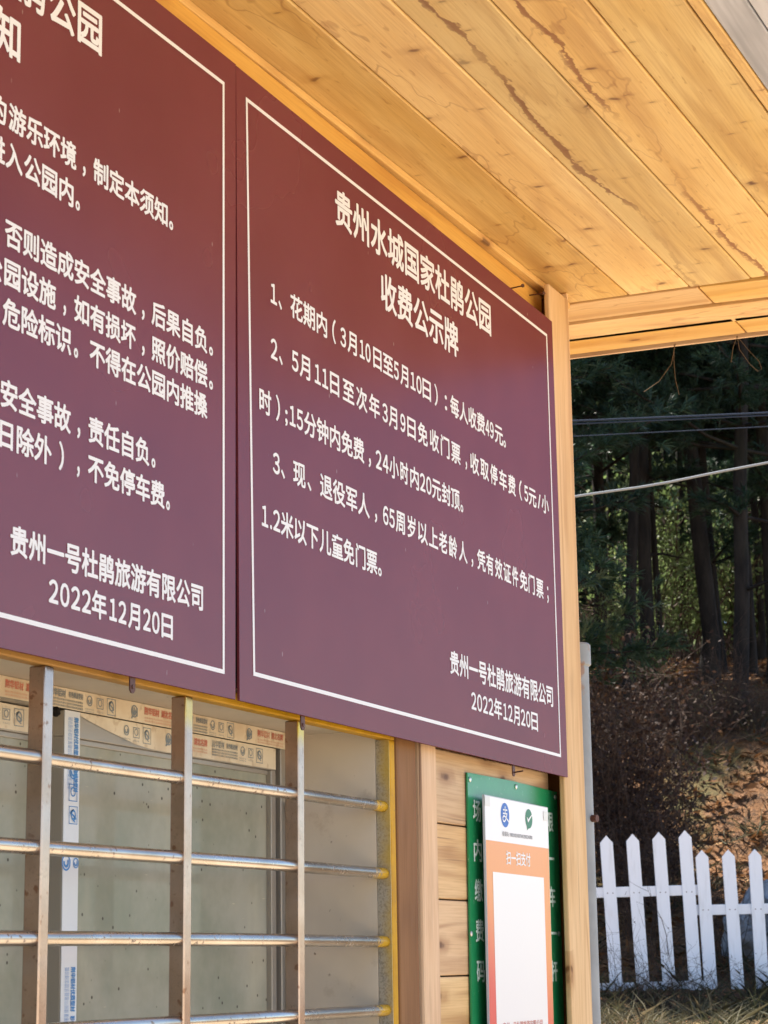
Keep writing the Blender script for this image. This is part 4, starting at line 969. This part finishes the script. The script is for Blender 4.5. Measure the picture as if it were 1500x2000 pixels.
# the trunks one can tell apart in the photo (image column at the foot, distance, variant ...)
pine(1158, 22.5, 1, 1.0, 'mossy pine half hidden by the kiosk corner, its boughs hanging low', 1.0, (0, 0), 1.15)
pine(1212, 19.6, 2, .98, 'slim dark pine leaning left, first trunk clear of the kiosk', 2.2, (-1.2, -2.4), .85)
pine(1254, 20.2, 0, 1.05, 'straight black pine trunk, the darkest of the stand', .6, (.4, -.6), 1.05)
pine(1276, 22.4, 2, .95, 'thin pine close behind the straight black trunk', 3.0, (.8, .6), .6)
pine(1368, 20.4, 2, 1.06, 'thick pine with a split looking base right of the pale green bush', 4.4, (.3, -.5), 1.25)
pine(1392, 21.0, 4, 1.0, 'pine pressed close to the right side of the thick split trunk', 1.7, (-.5, .4), .8)
pine(1413, 18.6, 0, .98, 'pine with a curved trunk leaning right over the sunny bank', 5.1, (-4.2, 4.2), 1.15)
pine(1449, 20.8, 2, 1.0, 'slender upright pine between the curved trunk and the right edge', 2.9, (0, .4), .8)
pine(1322, 24.5, 2, 1.0, 'thin pine further back between the black and the thick split pines', 2.0, (.3, -.4), .7)
pine(1470, 23.8, 2, 1.0, 'thin pine further back near the right edge', 3.6, (-.4, .5), .65)
pine(1185, 24.2, 2, 1.0, 'thin pine further back close to the kiosk corner', 1.2, (.5, .2), .7)
pine(1497, 20.2, 0, 1.02, 'dark pine standing beyond the slender upright pine, half seen', .2, (0, 0), 1.1)
for s_, l_, v_, sc_ in ((14.3, .55, 1, .85), (15.3, -.25, 3, 1.0), (16.3, -1.3, 0, 1.0), (19.6, 1.0, 2, 1.0), (20.3, -.3, 4, 1.05), (21.0, .7, 3, 1.1), (21.6, -.3, 1, 1.1), (21.2, -1.8, 0, 1.0)):  # unseen pines added behind the kiosk to cast dappled shade on bank and fence
    pine(None, Vector((*sl(s_, l_), height(s_, l_))), v_, sc_, 'bushy pine added out of sight behind the kiosk to shade the slope', s_ * 3)
def forest():
    rng = random.Random(77); n = 0
    kinds = ['bushy pine deeper in the wood with foliage to the ground', 'tall pine deeper in the wood with a bare lower trunk', 'pine deeper in the wood behind the first trunks']
    tries = 0
    while n < 104 and tries < 4000:
        tries += 1
        s = rng.uniform(21.5, 50); l = rng.uniform(-2.5, 3 + .20 * s) if n < 62 else rng.uniform(-9, 13)
        x, y = sl(s, l); p = Vector((x, y, height(s, l)))
        if l > 5 and s < 24 or l < 1.2 and s < 23 or 23.5 < s < 34 and -3 < l < .075 * s: continue
        if min((p - q).length for q in TREES) < 1.15: continue
        v = rng.choice((0, 1, 1, 2, 3, 3, 4)); k = {0: 2, 1: 0, 2: 1, 3: 0, 4: 2}[v]
        pine(None, p, v, rng.uniform(.8, 1.15), kinds[k], rng.uniform(0, 6.28), (rng.uniform(-2, 2), rng.uniform(-2, 2)), rng.uniform(.8, 1.2)); n += 1
forest()

# shrubs and undergrowth
def shrub_mesh(seed, h, w, stems, leaves, lsize, lmat, droop=.1, twig_r=.006, lo=.15):
    rng = random.Random(seed); rs = np.random.RandomState(seed); mb = MB(seed); tips = []
    for k in range(stems):
        az = rng.uniform(0, 6.28); sp = rng.uniform(0, 1) ** .7; p = Vector((rng.gauss(0, w * .16), rng.gauss(0, w * .16), -.05)); d = Vector((math.cos(az) * sp * w / h * .8, math.sin(az) * sp * w / h * .8, 1)).normalized()
        L = h * rng.uniform(.5, 1.1); pts = [p]
        for j in range(6):
            pts.append(pts[-1] + d * L / 6); d = (d + Vector((rng.gauss(0, .2), rng.gauss(0, .2), rng.gauss(-droop * j * .3, .12)))).normalized()
            if j > 1 and rng.random() < .75:
                q = [pts[-1]]; e = (d + Vector((rng.gauss(0, .8), rng.gauss(0, .8), rng.gauss(0, .4)))).normalized()
                for i in range(3): q.append(q[-1] + e * L * .09); e = (e + Vector((rng.gauss(0, .25), rng.gauss(0, .25), rng.gauss(0, .2)))).normalized(); tips.append((q[-1], e))
                mb.tube(q, [twig_r * .5, twig_r * .4, twig_r * .3, twig_r * .2], 4, cap=False)
            if j > 0: tips.append((pts[-1], d))
        mb.tube(pts, [twig_r * (1 - .12 * i) for i in range(7)], 5, cap=False)
    tmp = mb.build('stems', M['twig'], None); sm = tmp.data; bpy.data.objects.remove(tmp)
    lm = None
    if leaves:
        tips = [t for t in tips if t[0].z > lo * h]
        idx = rs.randint(0, len(tips), leaves); c = np.array([tuple(tips[i][0]) for i in idx]) + rs.normal(0, lsize * 1.2, (leaves, 3))
        d = unit(np.array([tuple(tips[i][1]) for i in idx]) + rs.normal(0, .8, (leaves, 3))); sd = unit(np.cross(d, rs.normal(0, 1, (leaves, 3)))); L = lsize * rs.uniform(.6, 1.2, (leaves, 1)); nm = unit(np.cross(d, sd))
        V = np.stack([c, c + d * L * .5 + sd * L * .28 + nm * L * .08, c + d * L, c + d * L * .5 - sd * L * .28 + nm * L * .08], 1)
        lm = tris_mesh('foliage', V, rs.uniform(0, 1, leaves), lmat)
    return sm, lm
SH = {'dead': [shrub_mesh(1, 1.5, .42, 44, 2600, .042, M['dead_leaf']), shrub_mesh(2, 1.2, .42, 40, 2000, .042, M['dead_leaf'])],
      'bare': [shrub_mesh(3, 1.0, .55, 70, 90, .03, M['dead_leaf'], .25, .0035), shrub_mesh(4, .8, .7, 70, 260, .03, M['grass'], .4, .003)],
      'red': [shrub_mesh(7, 1.2, .8, 30, 30, .03, M['dead_leaf'], .15, .0042), shrub_mesh(8, 1.0, 1.3, 34, 40, .03, M['dead_leaf'], .3, .004)],
      'green': [shrub_mesh(5, 1.3, .8, 34, 2600, .042, M['light_leaf'], .15), shrub_mesh(6, .9, .7, 30, 2000, .042, M['light_leaf'], .2)]}
def shrub(kind, i, p, sc, label, group, rot=0.0):
    o = tag(empty('shrub', p, (0, 0, rot)), label, 'shrub', group); o.scale = (sc,) * 3
    for nm, me in zip(('stems', 'foliage'), SH[kind][i]):
        if me: c = bpy.data.objects.new(nm, me); COL.objects.link(c); c.parent = o
    return o
def undergrowth():
    rng = random.Random(31)
    for px, s, i, sc, lab in ((1196, 14.6, 0, 1.12, 'tall brown leaved shrub nearest the kiosk pipe'), (1238, 15.0, 1, 1.25, 'brown leaved shrub right of the tallest brown shrub'), (1185, 15.8, 0, 1.25, 'brown shrub behind the shrub nearest the pipe'),
                              (1268, 14.4, 1, .85, 'low brown shrub behind the tall picket run'), (1225, 13.9, 1, .75, 'small brown shrub right behind the left pickets')):
        shrub('dead', i, spot(px - 18, s), sc * .86, lab, 'dead leaved shrubs behind the fence', rng.uniform(0, 6))
    for px, s, i, sc, lab in ((1290, 15.6, 0, 1.05, 'tangle of bare twigs at the left end of the sunny bank'), (1325, 17.4, 0, 1.0, 'tangle of bare twigs below the thick split pine'), (1360, 18.4, 1, 1.1, 'arching bare twigs in front of the thick split pine'),
                              (1290, 17.8, 1, 1.2, 'arching bare twigs at the foot of the black pine'), (1440, 18.6, 1, 1.1, 'arching bare twigs above the sunny bank'), (1485, 18.2, 0, .9, 'bare twigs above the bank beyond the curved pine'), (1345, 17.2, 1, 1.5, 'wide spread of dry twigs just above the sunny bank'), (1400, 17.6, 0, 1.5, 'dense dry twigs in front of the curved pine foot'), (1455, 17.4, 1, 1.4, 'dry twigs hanging over the sunny bank below the slender pine'), (1250, 17.0, 0, 1.2, 'bare twigs above the brown shrubs'), (1210, 17.6, 1, 1.3, 'arching bare twigs below the leaning slim pine')):
        shrub('bare', i, spot(px, s), sc * .55, lab, 'bare twig thickets', rng.uniform(0, 6))
    for px, s, i, sc, lab in ((1292, 24.0, 0, 1.7, 'bright green bush behind the black pine trunk'), (1322, 25.5, 1, 2.4, 'bright green bush left of the thick split pine'), (1436, 24.5, 1, 2.2, 'bright green bush between the curved and slender pines'), (1478, 24.5, 0, 1.4, 'bright green bush at the right edge between trunks'), (1345, 28.0, 0, 2.0, 'far bright green bush seen between the trunks')):
        shrub('green', i, spot(px, s), sc, lab, 'bright green bushes under the pines', rng.uniform(0, 6))
    for px, s, i, sc, lab in ((1200, 12.72, 0, .42, 'thin bare twigs growing up in front of the first pickets'), (1262, 12.68, 0, .40, 'thin bare twigs in front of the second and third pickets'), (1330, 12.74, 1, .40, 'low dry twigs at the gap between the two fence runs'), (1440, 12.78, 1, .36, 'low dry twigs in front of the lower fence run'), (1235, 13.35, 0, .7, 'bare twigs just behind the taller pickets'), (1390, 13.4, 0, .6, 'bare twigs just behind the lower pickets')):
        shrub('red', i, spot(px, s), sc, lab, 'thin twigs round the fence', rng.uniform(0, 6))
    # further back, many alike
    for k in range(26):
        s = rng.uniform(19.5, 34); px = rng.uniform(1090, 1560); kind = rng.choice(('bare', 'dead', 'green', 'bare'))
        shrub(kind, rng.randint(0, 1), spot(px, s), rng.uniform(.4, .8), {'bare': 'thicket of bare twigs on the shaded forest floor', 'dead': 'brown leaved shrub on the shaded forest floor', 'green': 'green bush on the shaded forest floor'}[kind],
              {'bare': 'twig thickets on the forest floor', 'dead': 'brown shrubs on the forest floor', 'green': 'green bushes on the forest floor'}[kind], rng.uniform(0, 6))
undergrowth()
def scatter():
    rs = np.random.RandomState(8)
    n = 15000; s = 13.2 + 12 * rs.uniform(0, 1, n) ** 1.2; l = rs.uniform(-.2, .5, n) * 1.0 + rs.uniform(.6, 5.5, n)
    P = np.array([(*sl(a, b), height(a, b) + .012) for a, b in zip(s, l)])
    d = unit(rs.normal(0, 1, (n, 3)) * [1, 1, .35]); sd = unit(np.cross(d, rs.normal(0, .35, (n, 3)) + [0, 0, 1])); L = .055 * rs.uniform(.5, 1.3, (n, 1)); W = L * rs.uniform(.12, .4, (n, 1))
    P = P + rs.uniform(0, .03, (n, 1)) * [0, 0, 1]
    me = tris_mesh('leaf_litter', np.stack([P - d * L, P + sd * W, P + d * L, P - sd * W], 1), rs.uniform(0, 1, n), M['litter'])
    o = bpy.data.objects.new('leaf_litter', me); COL.objects.link(o); tag(o, 'fallen leaves and needles on the bank', None, None, 'stuff')
    # grass: tufts at the foot of the fence and straw on the bank
    cl = []
    for k in range(620): cl.append((rs.uniform(10.6, 13.3), rs.uniform(.3, 7.0), rs.choice((.07, .12, .2, .3), p=(.3, .4, .2, .1)) * rs.uniform(.8, 1.2), 24))
    for k in range(45): cl.append((rs.uniform(12.75, 13.15), rs.uniform(.9, 4.5), rs.uniform(.12, .24), 30))
    for k in range(240): cl.append((rs.uniform(13.4, 19), rs.uniform(.5, 7.5), rs.uniform(.12, .3), 22))
    V = []; T = []
    for a, b, h, m_ in cl:
        x, y = sl(a, b); base = np.array([x, y, height(a, b) - .01]); t = rs.uniform(0, .8)
        q = base + rs.normal(0, .05, (m_, 3)) * [1, 1, 0]; dd = unit(rs.normal(0, .8, (m_, 3)) * [1, 1, .2] + [0, 0, .8]); sd = unit(np.cross(dd, rs.normal(0, 1, (m_, 3)))); L = h * rs.uniform(.5, 1.2, (m_, 1)); w = .0035
        bend = unit(dd * [1, 1, 0] + 1e-6) * L * .35
        V.append(np.stack([q - sd * w, q + sd * w, q + dd * L * .55 + sd * w * .8 + bend * .2, q + dd * L * .9 + bend, q + dd * L * .55 - sd * w * .8 + bend * .2], 1)); T.append(np.clip(t + rs.uniform(0, .3, m_), 0, 1))
    me = tris_mesh('grass', np.concatenate(V), np.concatenate(T), M['grass'])
    o = bpy.data.objects.new('grass', me); COL.objects.link(o); tag(o, 'dry grass at the foot of the fence and on the bank', None, None, 'stuff')
scatter()
